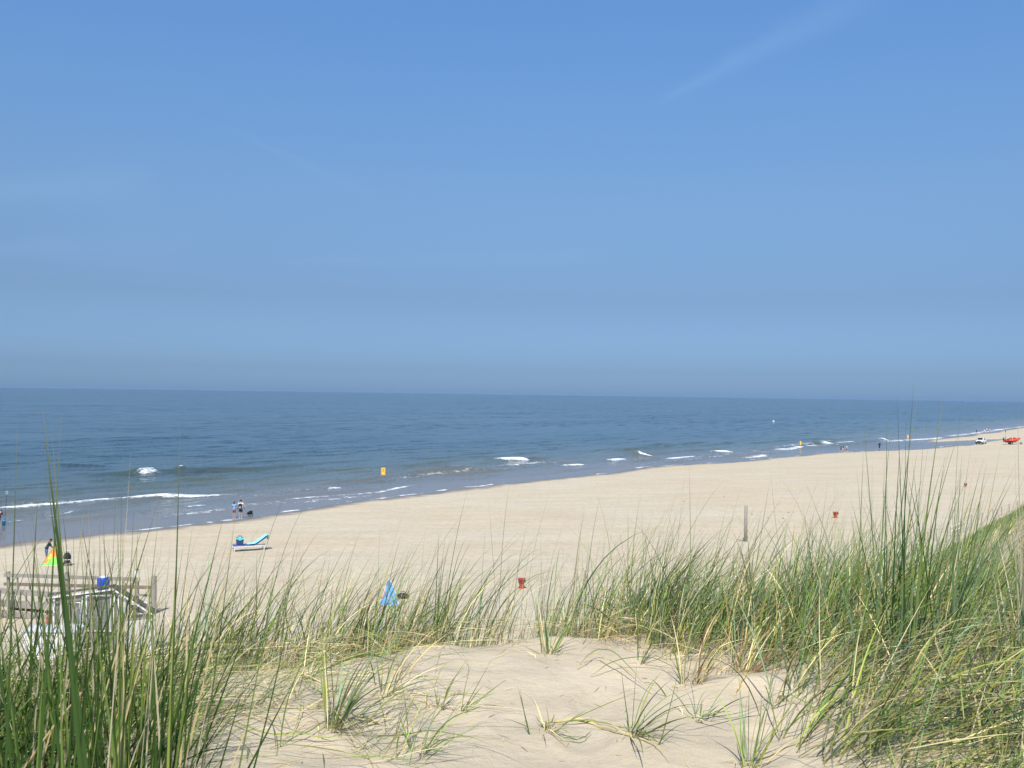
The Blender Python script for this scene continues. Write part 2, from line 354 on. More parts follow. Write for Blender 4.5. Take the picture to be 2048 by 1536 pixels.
# run-up edge along the water line
depth = -H
edge = np.exp(-((depth-0.012)/0.016)**2)*np.clip(0.55+1.5*vnoise(S/3.1, NN*0, 55)+0.9*vnoise(S/0.9, NN*0, 56), 0, 0.9)
foam = np.maximum(foam, edge*(Rr < 340))
sw = np.sin(NN*2*math.pi/9.0+3*vnoise(S/40, NN/60, 61)*3)*np.clip(0.5+1.6*vnoise(S/22, NN/14, 62), 0, 1.3)
chop = 0.14*sw*sstep(0.2, 1.2, depth)*sstep(420, 160, Rr)+0.03*fbm(S/2.5, NN/1.3, 2, 63)*sstep(0.1, 0.8, depth)*sstep(300, 100, Rr)
Zs = crest*sstep(0.0, 0.35, depth)*1.15+chop
Zs = np.where(Rr > 800, 0, Zs)
shallow = np.clip(np.exp(-np.maximum(depth, 0)/0.75), 0, 1)
def sea_material():
    m = bpy.data.materials.new('sea_water'); m.use_nodes = True; n = m.node_tree.nodes; l = m.node_tree.links
    b = n['Principled BSDF']; b.inputs['IOR'].default_value = 1.33
    g = n.new('ShaderNodeNewGeometry')
    mp = n.new('ShaderNodeMapping'); mp.vector_type = 'POINT'; mp.inputs['Rotation'].default_value = (0, 0, R(-55)); l.new(g.outputs['Position'], mp.inputs[0])
    # after the turn x runs along the coast
    def noise(sc, det, rough, stretch=(1, 1, 1), loc=(0, 0, 0)):
        q = n.new('ShaderNodeMapping'); q.inputs['Scale'].default_value = stretch; q.inputs['Location'].default_value = loc; l.new(mp.outputs[0], q.inputs[0])
        t = n.new('ShaderNodeTexNoise'); t.inputs['Scale'].default_value = sc; t.inputs['Detail'].default_value = det; t.inputs['Roughness'].default_value = rough; l.new(q.outputs[0], t.inputs[0]); return t.outputs[0]
    def mr(v, a, c, d=0.0, e=1.0):
        q = n.new('ShaderNodeMapRange'); l.new(v, q.inputs[0]); q.inputs[1].default_value = a; q.inputs[2].default_value = c; q.inputs[3].default_value = d; q.inputs[4].default_value = e; return q.outputs[0]
    def mix(f, a, c):
        q = n.new('ShaderNodeMix'); q.data_type = 'RGBA'; l.new(f, q.inputs[0])
        for i, v in ((6, a), (7, c)):
            if isinstance(v, tuple): q.inputs[i].default_value = v+(1,)
            else: l.new(v, q.inputs[i])
        return q.outputs[2]
    def math_(op, a, c):
        q = n.new('ShaderNodeMath'); q.operation = op
        for i, v in ((0, a), (1, c)):
            if isinstance(v, float): q.inputs[i].default_value = v
            else: l.new(v, q.inputs[i])
        return q.outputs[0]
    sh = n.new('ShaderNodeAttribute'); sh.attribute_name = 'shallow'; fo = n.new('ShaderNodeAttribute'); fo.attribute_name = 'foam'
    patch = noise(0.012, 4, 0.6, (0.35, 1, 1))
    deep = mix(mr(patch, 0.38, 0.62), (0.016, 0.045, 0.055), (0.036, 0.066, 0.070))
    mid = mix(mr(sh.outputs['Fac'], 0.0, 0.30), deep, (0.085, 0.105, 0.075))
    shal = mix(mr(sh.outputs['Fac'], 0.25, 0.85), mid, (0.190, 0.160, 0.125))
    fn = noise(1.9, 7, 0.78, (0.6, 1.4, 1)); th = math_('ADD', math_('MULTIPLY', fo.outputs['Fac'], 0.95), math_('MULTIPLY', math_('SUBTRACT', fn, 0.5), 2.4))
    fm = mr(th, 0.50, 0.85)
    fm2 = math_('MULTIPLY', fm, mr(fo.outputs['Fac'], 0.04, 0.2))
    col = mix(fm2, shal, (0.82, 0.84, 0.84)); l.new(col, b.inputs['Base Color'])
    ro = mix(fm2, (0.16, 0.16, 0.16), (0.8, 0.8, 0.8)); l.new(ro, b.inputs['Roughness'])
    st = mr(sh.outputs['Fac'], 0.3, 0.9, 1.0, 0.35)
    def nvec(sc, det, rough, stretch, amp):
        q = n.new('ShaderNodeMapping'); q.inputs['Scale'].default_value = stretch; l.new(mp.outputs[0], q.inputs[0])
        t = n.new('ShaderNodeTexNoise'); t.inputs['Scale'].default_value = sc; t.inputs['Detail'].default_value = det; t.inputs['Roughness'].default_value = rough; l.new(q.outputs[0], t.inputs[0])
        a = n.new('ShaderNodeVectorMath'); a.operation = 'SUBTRACT'; l.new(t.outputs['Color'], a.inputs[0]); a.inputs[1].default_value = (0.5, 0.5, 0.5)
        c = n.new('ShaderNodeVectorMath'); c.operation = 'MULTIPLY'; l.new(a.outputs[0], c.inputs[0]); c.inputs[1].default_value = (amp, amp, 0); return c.outputs[0]
    w1 = nvec(0.26, 4, 0.62, (0.4, 1.5, 1), 1.35); w2 = nvec(2.2, 3, 0.6, (0.7, 1.4, 1), 0.85)
    ad = n.new('ShaderNodeVectorMath'); ad.operation = 'ADD'; l.new(w1, ad.inputs[0]); l.new(w2, ad.inputs[1])
    rip = mr(noise(0.02, 5, 0.6, (0.3, 1, 1), (40, 7, 0)), 0.40, 0.60, 0.45, 1.15)
    sc_ = n.new('ShaderNodeVectorMath'); sc_.operation = 'SCALE'; l.new(ad.outputs[0], sc_.inputs[0]); l.new(math_('MULTIPLY', st, rip), sc_.inputs[3])
    a2 = n.new('ShaderNodeVectorMath'); a2.operation = 'ADD'; l.new(g.outputs['Normal'], a2.inputs[0]); l.new(sc_.outputs[0], a2.inputs[1])
    nz = n.new('ShaderNodeVectorMath'); nz.operation = 'NORMALIZE'; l.new(a2.outputs[0], nz.inputs[0]); l.new(nz.outputs[0], b.inputs['Normal'])
    return m
sea = grid_mesh('sea', X, Y, Zs, sea_material(), {'foam': foam.ravel(), 'shallow': shallow.ravel()}); tag(sea, kind='structure')

# ------------------------------------------------------------------ marram grass
def grass_material():
    m = bpy.data.materials.new('marram_leaf'); m.use_nodes = True; n = m.node_tree.nodes; l = m.node_tree.links
    b = n['Principled BSDF']; b.inputs['Roughness'].default_value = 0.42; b.inputs['Specular IOR Level'].default_value = 0.38
    a = n.new('ShaderNodeAttribute'); a.attribute_name = 'Col'; l.new(a.outputs['Color'], b.inputs['Base Color'])
    tr = n.new('ShaderNodeBsdfTranslucent'); l.new(a.outputs['Color'], tr.inputs[0]); mx = n.new('ShaderNodeMixShader'); mx.inputs[0].default_value = 0.20
    o = n['Material Output']; l.new(b.outputs[0], mx.inputs[1]); l.new(tr.outputs[0], mx.inputs[2]); l.new(mx.outputs[0], o.inputs[0]); return m
GM = grass_material()
PAL = {'green': (0.145, 0.215, 0.044), 'deep': (0.042, 0.090, 0.016), 'blue': (0.170, 0.255, 0.125), 'lime': (0.290, 0.320, 0.070), 'straw': (0.660, 0.540, 0.260), 'dry': (0.500, 0.440, 0.290), 'rust': (0.260, 0.130, 0.080)}
def pick(n, wts):
    ks = list(wts); p = np.array([wts[k] for k in ks], float); p /= p.sum()
    c = np.array([PAL[k] for k in ks])[RNG.choice(len(ks), n, p=p)]
    return c*(RNG.choice([0.5, 0.75, 1.0, 1.25, 1.6], n)[:, None]*RNG.uniform(0.85, 1.15, (n, 1)))*RNG.uniform(0.92, 1.08, (n, 3))
def ribbons(P, T, W, C, fold=0.35, side=None, tipdark=0.15):
    """P: n,k,3 centre lines; W: n blade widths; C: n,3 colours -> verts, quads, colours"""
    n, k, _ = P.shape
    t = np.linspace(0, 1, k)
    prof = np.clip(np.minimum(0.55+1.5*t, 1.0)*(1-t**2.2)**0.9, 0.03, 1)
    tang = np.gradient(P, axis=1); tang /= np.linalg.norm(tang, axis=2, keepdims=True)+1e-9
    if side is None:
        a = RNG.uniform(0, 2*np.pi, n); side = np.stack([np.cos(a), np.sin(a), 0*a], 1)
    tw = (RNG.uniform(-1.3, 1.3, n)[:, None]*t[None])[..., None]
    s0 = side[:, None, :]+0*P; s0 = s0-(s0*tang).sum(2, keepdims=True)*tang; s0 /= np.linalg.norm(s0, axis=2, keepdims=True)+1e-9
    nr = np.cross(tang, s0); s1 = s0*np.cos(tw)+nr*np.sin(tw); n1 = np.cross(tang, s1)
    hw = (W[:, None]*0.5*prof[None])[..., None]
    V = np.stack([P-s1*hw, P+n1*hw*fold*2, P+s1*hw], 2)       # n,k,3,3
    base = (np.arange(n)*k*3)[:, None, None]+(np.arange(k-1)*3)[None, :, None]+np.arange(2)[None, None, :]
    Q = np.stack([base, base+1, base+4, base+3], -1).reshape(-1, 4)
    st = np.array(PAL['straw'])*0.9
    wb = np.clip(1-t/0.14, 0, 1)[None, :, None]*RNG.uniform(0.2, 0.9, (n, 1, 1)); wt = np.clip((t-0.86)/0.14, 0, 1)[None, :, None]*tipdark*4
    cc = C[:, None, :]*(1-wb)+st*wb; cc = cc*(1-np.clip(wt, 0, 0.7))+np.array((0.42, 0.34, 0.18))*np.clip(wt, 0, 0.7)
    cc = np.repeat(cc[:, :, None, :], 3, 2)
    return V.reshape(-1, 3), Q, cc.reshape(-1, 3)
def curves(B, az, th0, th1, Ln, k=8, pw=1.4, wob=0.0):
    t = np.linspace(0, 1, k); n = len(B)
    th = th0[:, None]+(th1-th0)[:, None]*t[None]**pw
    a = az[:, None]+wob*(RNG.uniform(-1, 1, n)[:, None])*t[None]
    d = np.stack([np.sin(th)*np.sin(a), np.sin(th)*np.cos(a), np.cos(th)], -1)*(Ln[:, None, None]/(k-1))
    P = np.concatenate([np.zeros((n, 1, 3)), np.cumsum((d[:, 1:]+d[:, :-1])/2, 1)], 1)+B[:, None, :]
    return P
class Patch:
    def __init__(s): s.V = []; s.Q = []; s.C = []; s.o = 0
    def add(s, v, q, c): s.V.append(v); s.Q.append(q+s.o); s.C.append(c); s.o += len(v)
    def field(s, xs, ys, az, th0, th1, Ln, W, C, k=8, pw=1.4, wob=0.4, sink=0.02, clampz=True, fold=0.35):
        B = np.stack([xs, ys, height(xs, ys)-sink], 1); P = curves(B, az, th0, th1, Ln, k, pw, wob)
        if clampz:     # a leaf that droops lies on the sand instead of diving into it
            g = height(P[:, 1:, 0].ravel(), P[:, 1:, 1].ravel()).reshape(len(B), k-1)+0.004+RNG.uniform(0, 0.02, (len(B), 1))
            P[:, 1:, 2] = np.maximum(P[:, 1:, 2], g)
        s.add(*ribbons(P, None, W, C, fold)); return P
    def build(s, name, org=None, **kw):
        V = np.concatenate(s.V)
        if org is not None: V = V-np.array(org)[None]
        o = raw_mesh(name, V, np.concatenate(s.Q), GM, {'Col': np.concatenate(s.C)})
        if org is not None: o.location = org
        tag(o, **kw); return o
U = RNG.uniform
GREENS = {'green': 5, 'blue': 2.2, 'lime': 3, 'straw': 2.4, 'dry': 1, 'deep': 1.2}
def tufty(n, dens, x0, x1, y0, y1, clump=0.16, per=9):
    """points gathered in tufts where dens(x, y) allows"""
    m = int(n/per*3.2)+10; cx = U(x0, x1, m); cy = U(y0, y1, m); keep = U(0, 1, m) < dens(cx, cy)
    cx, cy = cx[keep], cy[keep]
    if len(cx) == 0: return np.zeros(0), np.zeros(0), np.zeros(0)
    if len(cx)*per > n: cx, cy = cx[:max(1, n//per)], cy[:max(1, n//per)]
    k = np.repeat(np.arange(len(cx)), per); a = U(0, 6.283, len(k)); r = clump*np.sqrt(U(0, 1, len(k)))*0.5
    return cx[k]+np.cos(a)*r, cy[k]+np.sin(a)*r, a
def mass(p, n, dens, box, lean_az, lean, L0, L1, w0, w1, pal, k=8, droop=(0.2, 1.2), per=9, clump=0.16, azspread=0.5, own=0.5):
    x, y, a = tufty(n, dens, *box, clump=clump, per=per); m = len(x)
    if not m: return
    # azimuth measured from +Y towards +X; mix of outward fan and wind lean
    vx = own*np.cos(a)*U(0, 1, m)+math.sin(lean_az)+U(-azspread, azspread, m); vy = own*np.sin(a)*U(0, 1, m)+math.cos(lean_az)+U(-azspread, azspread, m)
    az = np.arctan2(vx, vy)
    th0 = np.clip(np.abs(RNG.normal(lean*0.5, 0.14, m)), 0.02, 1.4); th1 = th0+U(droop[0], droop[1], m)
    p.field(x, y, az, th0, th1, U(L0, L1, m)*U(0.7, 1.15, m), U(w0, w1, m), pick(m, pal), k=k, pw=1.5)
def litter(p, n, dens, box, az0, L0, L1, pal, hmax=0.12, azs=0.5, w=(0.0022, 0.004)):
    x = U(box[0], box[1], n*3); y = U(box[2], box[3], n*3); kp = U(0, 1, n*3) < dens(x, y); x, y = x[kp][:n], y[kp][:n]; m = len(x)
    Bz = height(x, y)+U(0.0, hmax, m)
    B = np.stack([x, y, Bz], 1); az = az0+RNG.normal(0, azs, m)
    P = curves(B, az, U(1.15, 1.5, m), U(1.5, 1.8, m), U(L0, L1, m), 6, 1, 0.5)
    g = height(P[:, :, 0].ravel(), P[:, :, 1].ravel()).reshape(m, 6)+0.003; P[:, :, 2] = np.maximum(P[:, :, 2], g)
    p.add(*ribbons(P, None, U(w[0], w[1], m), pick(m, pal), 0.25))
def hero(p, bx, by, tx, ty, bow=0, wd=0.006, col='green', dd=0.0, dep=None, lift=0.0, bright=1.0, k=14):
    """one long blade rooted on the ground, reaching to a known height"""
    B = gpt(bx, by, 0.5, 60) if dep is None else None
    if dep is not None:
        r = Vector(ray(bx, by)); B = r*dep; B = Vector((B.x, B.y, hz(B.x, B.y)-0.02))
    d = B.y; r = Vector(ray(tx, ty)); Tp = Vector((0, 0, CAMZ))+r*((d+dd)/r.y)
    M = (B+Tp)/2+Vector((bow*d/F, 0, 0)); M.z += abs(bow)*0.15*d/F
    t = np.linspace(0, 1, k)[:, None]
    b, mm, tp = (np.array(v) for v in (B, M, Tp)); b = b-np.array((0, 0, 0.03))
    P = (1-t)**2*b+2*t*(1-t)*(2*mm-(b+tp)/2)*1.0+t*t*tp
    a = RNG.uniform(-0.5, 0.5); side = np.array([[math.cos(a), math.sin(a), 0]])
    p.add(*ribbons(P[None], None, np.array([wd]), np.array([PAL[col]])*bright*RNG.uniform(0.85, 1.15), 0.3, side))

def smooth_box(x, a, b, e=0.15): return sstep(a-e, a+e, x)*sstep(b+e, b-e, x)
# -- right bank
def d_right(x, y):
    edge = 1.18-0.10*(y-3.2)+0.16*np.sin(y*3.1)-0.35*sstep(4.2, 4.9, y)
    v = sstep(edge-0.12, edge+0.22, x)*sstep(6.6, 6.0, y-0.05*x)
    return v
p = Patch()
mass(p, 5600, lambda x, y: d_right(x, y)*0.95, (0.6, 4.2, 1.9, 6.8), R(78), 1.05, 0.28, 0.66, 0.0040, 0.0090, GREENS, k=9, droop=(0.2, 1.4), per=10, clump=0.2, azspread=1.0)
mass(p, 700, d_right, (0.6, 4.2, 2.2, 6.6), R(72), 0.8, 0.45, 0.75, 0.0032, 0.0058, {'green': 4, 'blue': 3, 'dry': 1}, k=9, droop=(0.1, 0.5), per=4, clump=0.2)
litter(p, 8500, lambda x, y: sstep(1.1, 1.5, x-0.15*np.sin(y*3)), (0.9, 4.4, 1.9, 7.0), R(84), 0.25, 0.6, {'straw': 4, 'dry': 5, 'lime': 1, 'green': 1.5, 'rust': 0.3}, hmax=0.20, azs=0.35)
litter(p, 2600, lambda x, y: 1.0+0*x, (0.95, 3.0, 1.7, 3.3), R(70), 0.3, 0.6, {'green': 3, 'straw': 2, 'lime': 2, 'deep': 2}, hmax=0.22, azs=0.5, w=(0.003, 0.005))
p.build('dune_grass', label=None, kind='stuff')
# -- crest strip
p = Patch()
def d_crest(x, y):
    e = 5.02+0.10*np.sin(x*5)-0.55*sstep(0.45, 1.1, x)-0.45*sstep(-0.55, -1.1, x)
    v = sstep(e-0.06, e+0.10, y)*sstep(e+1.7, e+1.1, y)*sstep(-2.6, -2.2, x)
    thin = 0.30+0.70*sstep(0.15, 0.6, vnoise(x/0.30, y/0.9, 71)+0.5)
    return v*thin*(0.62+0.38*sstep(0.5, 1.0, x)+0.05*sstep(0, -0.5, x))
mass(p, 4900, d_crest, (-2.6, 2.4, 4.2, 7.3), R(58), 0.42, 0.28, 0.72, 0.0040, 0.0080, {'green': 6, 'blue': 3, 'lime': 3, 'straw': 2.6, 'dry': 1, 'deep': 1.5}, k=9, droop=(0.15, 1.4), per=8, clump=0.15, azspread=0.9, own=1.0)
mass(p, 1500, lambda x, y: d_crest(x, y)*sstep(0.2, 0.9, x), (0, 2.6, 4.2, 7.3), R(65), 0.55, 0.35, 0.7, 0.0028, 0.0052, {'green': 6, 'blue': 4, 'lime': 1.5, 'straw': 1, 'dry': 1}, k=9, droop=(0.15, 1.2), per=8)
mass(p, 420, d_crest, (-2.4, 2.2, 4.4, 6.6), R(50), 0.2, 0.6, 0.95, 0.0022, 0.0036, {'green': 4, 'deep': 2, 'dry': 1.5}, k=10, droop=(0.1, 0.9), per=3, azspread=0.8, own=1)
litter(p, 4600, lambda x, y: d_crest(x, y+0.17), (-2.4, 2.2, 4.2, 6.4), R(70), 0.10, 0.36, {'straw': 6, 'dry': 3, 'rust': 0.8}, hmax=0.13, azs=1.6)
mass(p, 900, lambda x, y: d_crest(x, y+0.05), (-2.4, 2.2, 4.3, 5.6), R(70), 0.6, 0.08, 0.22, 0.0025, 0.0045, {'straw': 5, 'dry': 2, 'rust': 1, 'lime': 1}, k=5, per=6, azspread=1.5, own=1)
p.build('crest_grass', kind='stuff')
# -- sparse straw and sprigs on the left of the sand
p = Patch()
def d_left_sand(x, y): return np.exp(-((x+0.95-0.25*(y-4.2))**2/0.16+(y-4.25)**2/0.35))+0.5*np.exp(-((x+0.55)**2/0.12+(y-3.6)**2/0.3))
litter(p, 620, d_left_sand, (-1.9, -0.1, 3.1, 5.1), R(60), 0.10, 0.46, {'straw': 6, 'dry': 2, 'lime': 2, 'green': 2}, hmax=0.03, azs=1.3)
mass(p, 210, lambda x, y: 0.8*d_left_sand(x, y), (-1.9, 0.0, 3.2, 5.1), R(60), 1.1, 0.15, 0.42, 0.0028, 0.0055, {'green': 3, 'lime': 3, 'straw': 4, 'blue': 2}, k=8, droop=(0.5, 1.3), per=5, azspread=1.0, own=1.0)
litter(p, 260, lambda x, y: 1+0*x, (-1.3, 1.2, 3.0, 5.1), R(60), 0.015, 0.09, {'straw': 3, 'dry': 3, 'rust': 1}, hmax=0.004, azs=2)
p.build('sparse_dune_grass', kind='stuff')
# -- left clump close to the camera
p = Patch()
def d_left(x, y):
    return sstep(-0.72-0.14*(y-1.8), -1.05-0.14*(y-1.8), x)*sstep(4.3, 3.4, y)
mass(p, 5000, d_left, (-3.6, -0.5, 1.25, 4.4), R(75), 1.0, 0.22, 0.46, 0.0034, 0.0070, {'green': 3, 'deep': 7, 'lime': 1.4, 'straw': 1.3, 'dry': 0.6}, k=9, droop=(0.2, 1.3), per=9, azspread=0.9, own=0.9)
mass(p, 420, lambda x, y: sstep(-0.8, -1.1, x)*sstep(2.9, 2.2, y), (-2.2, -0.5, 1.2, 3.0), R(60), 0.45, 0.35, 0.68, 0.0035, 0.0065, {'green': 3, 'deep': 5, 'dry': 0.7}, k=10, droop=(0.05, 0.6), per=5, azspread=0.8, own=0.8)
litter(p, 3300, d_left, (-3.2, -0.45, 1.3, 4.3), R(75), 0.2, 0.5, {'straw': 4, 'dry': 3, 'lime': 2, 'green': 4, 'deep': 3}, hmax=0.20, azs=0.6)
mass(p, 2200, lambda x, y: sstep(-0.62, -0.85, x)*sstep(2.7, 2.1, y), (-2.2, -0.6, 1.15, 2.8), R(40), 0.55, 0.28, 0.56, 0.0032, 0.0070, {'green': 3, 'deep': 6, 'lime': 1.0, 'straw': 1.2, 'dry': 0.7}, k=10, droop=(0.2, 2.0), per=12, azspread=2.0, own=1.6, clump=0.10)
p.build('hummock_grass', kind='stuff')
# -- dune slope falling away to the right
p = Patch()
ns_ = 52000; S_ = 8+ (np.sqrt(U(0, 1, ns_)))*100; N_ = U(-2.5, 15.2, ns_)
x, y = xy(S_, N_); vis = (x/y > 0.30) & (x/y < 0.62) & (y > 7)
S_, N_, x, y = S_[vis], N_[vis], x[vis], y[vis]
cov = vnoise(S_/3.5, N_/2.5, 81)+0.6*vnoise(S_/1.3, N_/1.1, 82)
kp = (U(-0.5, 0.5, len(x)) < cov*1.3+0.30) & (N_ < 13.4+3.0*vnoise(S_/4, S_*0, 83)); x, y, S_, N_ = x[kp], y[kp], S_[kp], N_[kp]
dist = np.hypot(x, y); m = len(x)
g = pick(m, {'green': 6, 'deep': 2, 'lime': 1.5, 'blue': 1.5}); b_ = pick(m, {'straw': 2, 'dry': 4, 'green': 4, 'lime': 1})
brown = np.clip(sstep(11, 5, N_)*sstep(70, 30, dist)+0.5*vnoise(S_/6, N_/4, 84), 0, 1)
Cc = np.where((U(0, 1, m) < brown)[:, None], b_, g)
az = R(85)+RNG.normal(0, 0.5, m); th0 = np.abs(RNG.normal(0.35, 0.2, m))
p.field(x, y, az, th0, th0+U(0.3, 1.2, m), U(0.35, 0.75, m), np.clip(0.0042*dist/7, 0.005, 0.030), Cc, k=5, sink=0.03, clampz=False)
print('slope blades', m)
p.build('slope_grass', kind='stuff')

# ------------------------------------------------------------------ marram plants that can be told apart
def plant(name, px, py, n, L0, L1, label, pal, lean=0.5, az=60, droop=(0.2, 1.0), spread=0.03, w=(0.003, 0.005), azs=1.2, group=None, extra=None, dmin=0.8, k=9, own=1.0):
    B = gpt(px, py, dmin, 60); p = Patch()
    a = U(0, 6.283, n); r = spread*np.sqrt(U(0, 1, n)); xs, ys = B.x+np.cos(a)*r, B.y+np.sin(a)*r
    azz = np.arctan2(own*np.cos(a)+math.sin(R(az)), own*np.sin(a)+math.cos(R(az)))+RNG.normal(0, azs*0.3, n)
    th0 = np.clip(np.abs(RNG.normal(lean, 0.2, n)), 0.03, 1.4)
    p.field(xs, ys, azz, th0, th0+U(droop[0], droop[1], n), U(L0, L1, n)*1.25, U(w[0], w[1], n)*1.45, pick(n, pal), k=k)
    # dead sheaths at the foot
    q = max(3, n//3); litterx = B.x+U(-spread, spread, q)*2; littery = B.y+U(-spread, spread, q)*2
    p.field(litterx, littery, U(0, 6.283, q), U(0.5, 1.3, q), U(1.3, 1.7, q), U(0.04, 0.13, q), U(0.003, 0.005, q), pick(q, {'straw': 4, 'dry': 2, 'rust': 1}), k=5)
    if extra: extra(p)
    return p.build(name, (B.x, B.y, B.z), label=label, cat='beach grass', group=group)
GT = 'single marram sprigs on the bare dune sand'
G2 = {'green': 5, 'blue': 2, 'lime': 2, 'straw': 1}
def ex1(p):
    hero(p, 1063, 1470, 1040, 1372, -4, 0.0055, 'green'); hero(p, 1064, 1470, 1034, 1368, -2, 0.004, 'green'); hero(p, 1088, 1442, 1046, 1385, 6, 0.004, 'green')
    hero(p, 1100, 1446, 1290, 1380, 10, 0.004, 'lime'); hero(p, 1100, 1462, 1300, 1500, 12, 0.004, 'straw')
plant('marram_sprig', 1100, 1462, 16, 0.05, 0.16, 'low straw knot with two upright blades, in the middle of the bare sand', {'straw': 4, 'lime': 3, 'green': 2}, lean=1.0, group=GT, extra=ex1)
def ex2(p):
    hero(p, 1262, 1464, 1242, 1335, -2, 0.004, 'green'); hero(p, 1263, 1464, 1274, 1320, 0, 0.003, 'green'); hero(p, 1315, 1490, 1358, 1335, 4, 0.006, 'green')
    hero(p, 1340, 1393, 1300, 1357, 0, 0.006, 'green'); hero(p, 1250, 1470, 1420, 1370, -14, 0.004, 'blue'); hero(p, 1310, 1490, 1380, 1445, -10, 0.005, 'green'); hero(p, 1260, 1470, 1200, 1440, 4, 0.003, 'straw')
    hero(p, 1315, 1490, 1360, 1545, 10, 0.005, 'lime')
plant('marram_sprig', 1268, 1470, 20, 0.10, 0.34, 'spreading sprig with long crossing green blades, right of the straw knot', G2, lean=0.8, az=75, droop=(0.4, 1.1), group=GT, extra=ex2)
plant('marram_sprig', 880, 1420, 7, 0.08, 0.19, 'small thin upright sprig left of the centre of the bare sand', G2, lean=0.2, group=GT, spread=0.015)
plant('marram_sprig', 922, 1425, 4, 0.12, 0.22, 'tiny sprig of few blades leaning right on open sand', {'green': 3, 'lime': 2}, lean=0.35, az=80, own=0.1, azs=0.4, droop=(0.1, 0.4), group=GT, spread=0.01)
plant('marram_sprig', 835, 1505, 10, 0.10, 0.26, 'arching green sprig near the lower edge, left of centre', G2, lean=0.5, droop=(0.8, 1.6), group=GT)
def ex3(p):
    hero(p, 670, 1460, 652, 1270, -6, 0.004, 'green'); hero(p, 660, 1460, 812, 1135, 18, 0.005, 'green'); hero(p, 560, 1495, 622, 1300, -14, 0.005, 'green'); hero(p, 672, 1460, 655, 1240, 0, 0.003, 'deep')
plant('marram_sprig', 668, 1460, 22, 0.14, 0.42, 'sprig with dark root collar and long rising blades, left part of the sand', G2, lean=0.5, az=60, droop=(0.3, 1.1), group=GT, extra=ex3)
plant('marram_sprig', 772, 1388, 14, 0.12, 0.34, 'pale sprig with white stem and tangled straw foot, below the blue shelter', {'straw': 4, 'lime': 3, 'blue': 2}, lean=0.5, az=70, group=GT)
plant('marram_sprig', 1385, 1366, 26, 0.08, 0.30, 'upright tuft with reddish stems on the sand in front of the right grass', {'green': 3, 'straw': 4, 'rust': 2, 'lime': 2}, lean=0.25, az=60, spread=0.05, group=GT)
plant('marram_sprig', 1495, 1345, 34, 0.10, 0.42, 'tuft with purple red stem bases at the edge of the right grass', {'rust': 3, 'straw': 4, 'green': 3, 'blue': 1}, lean=0.6, az=65, spread=0.06, group=GT, own=0.5)
def ex4(p):
    hero(p, 1100, 1310, 1075, 1285, 0, 0.004, 'green'); hero(p, 1095, 1312, 1066, 1330, 0, 0.004, 'green')
plant('marram_sprig', 1098, 1308, 18, 0.08, 0.26, 'tuft hanging over the dune edge in the middle, below the red bin', {'green': 4, 'straw': 3, 'blue': 2}, lean=0.3, az=40, spread=0.04, group=GT, extra=ex4)
plant('marram_sprig', 1280, 1328, 9, 0.12, 0.30, 'thin tuft of few upright blades between crest and crossing blades', G2, lean=0.25, az=60, spread=0.02, group=GT)
plant('marram_sprig', 1402, 1440, 12, 0.10, 0.30, 'low blue green sprig bending over the sand, right of the crossing blades', {'blue': 4, 'green': 3}, lean=0.8, az=75, droop=(0.4, 1.0), group=GT)
def ex5(p):
    hero(p, 1498, 1545, 1522, 1375, 8, 0.004, 'green'); hero(p, 1495, 1545, 1545, 1420, 20, 0.005, 'lime'); hero(p, 1515, 1520, 1562, 1455, 0, 0.004, 'deep')
plant('marram_sprig', 1500, 1535, 14, 0.10, 0.30, 'green sprig at the lower edge, beside the right grass', G2, lean=0.4, az=60, group=GT, extra=ex5)
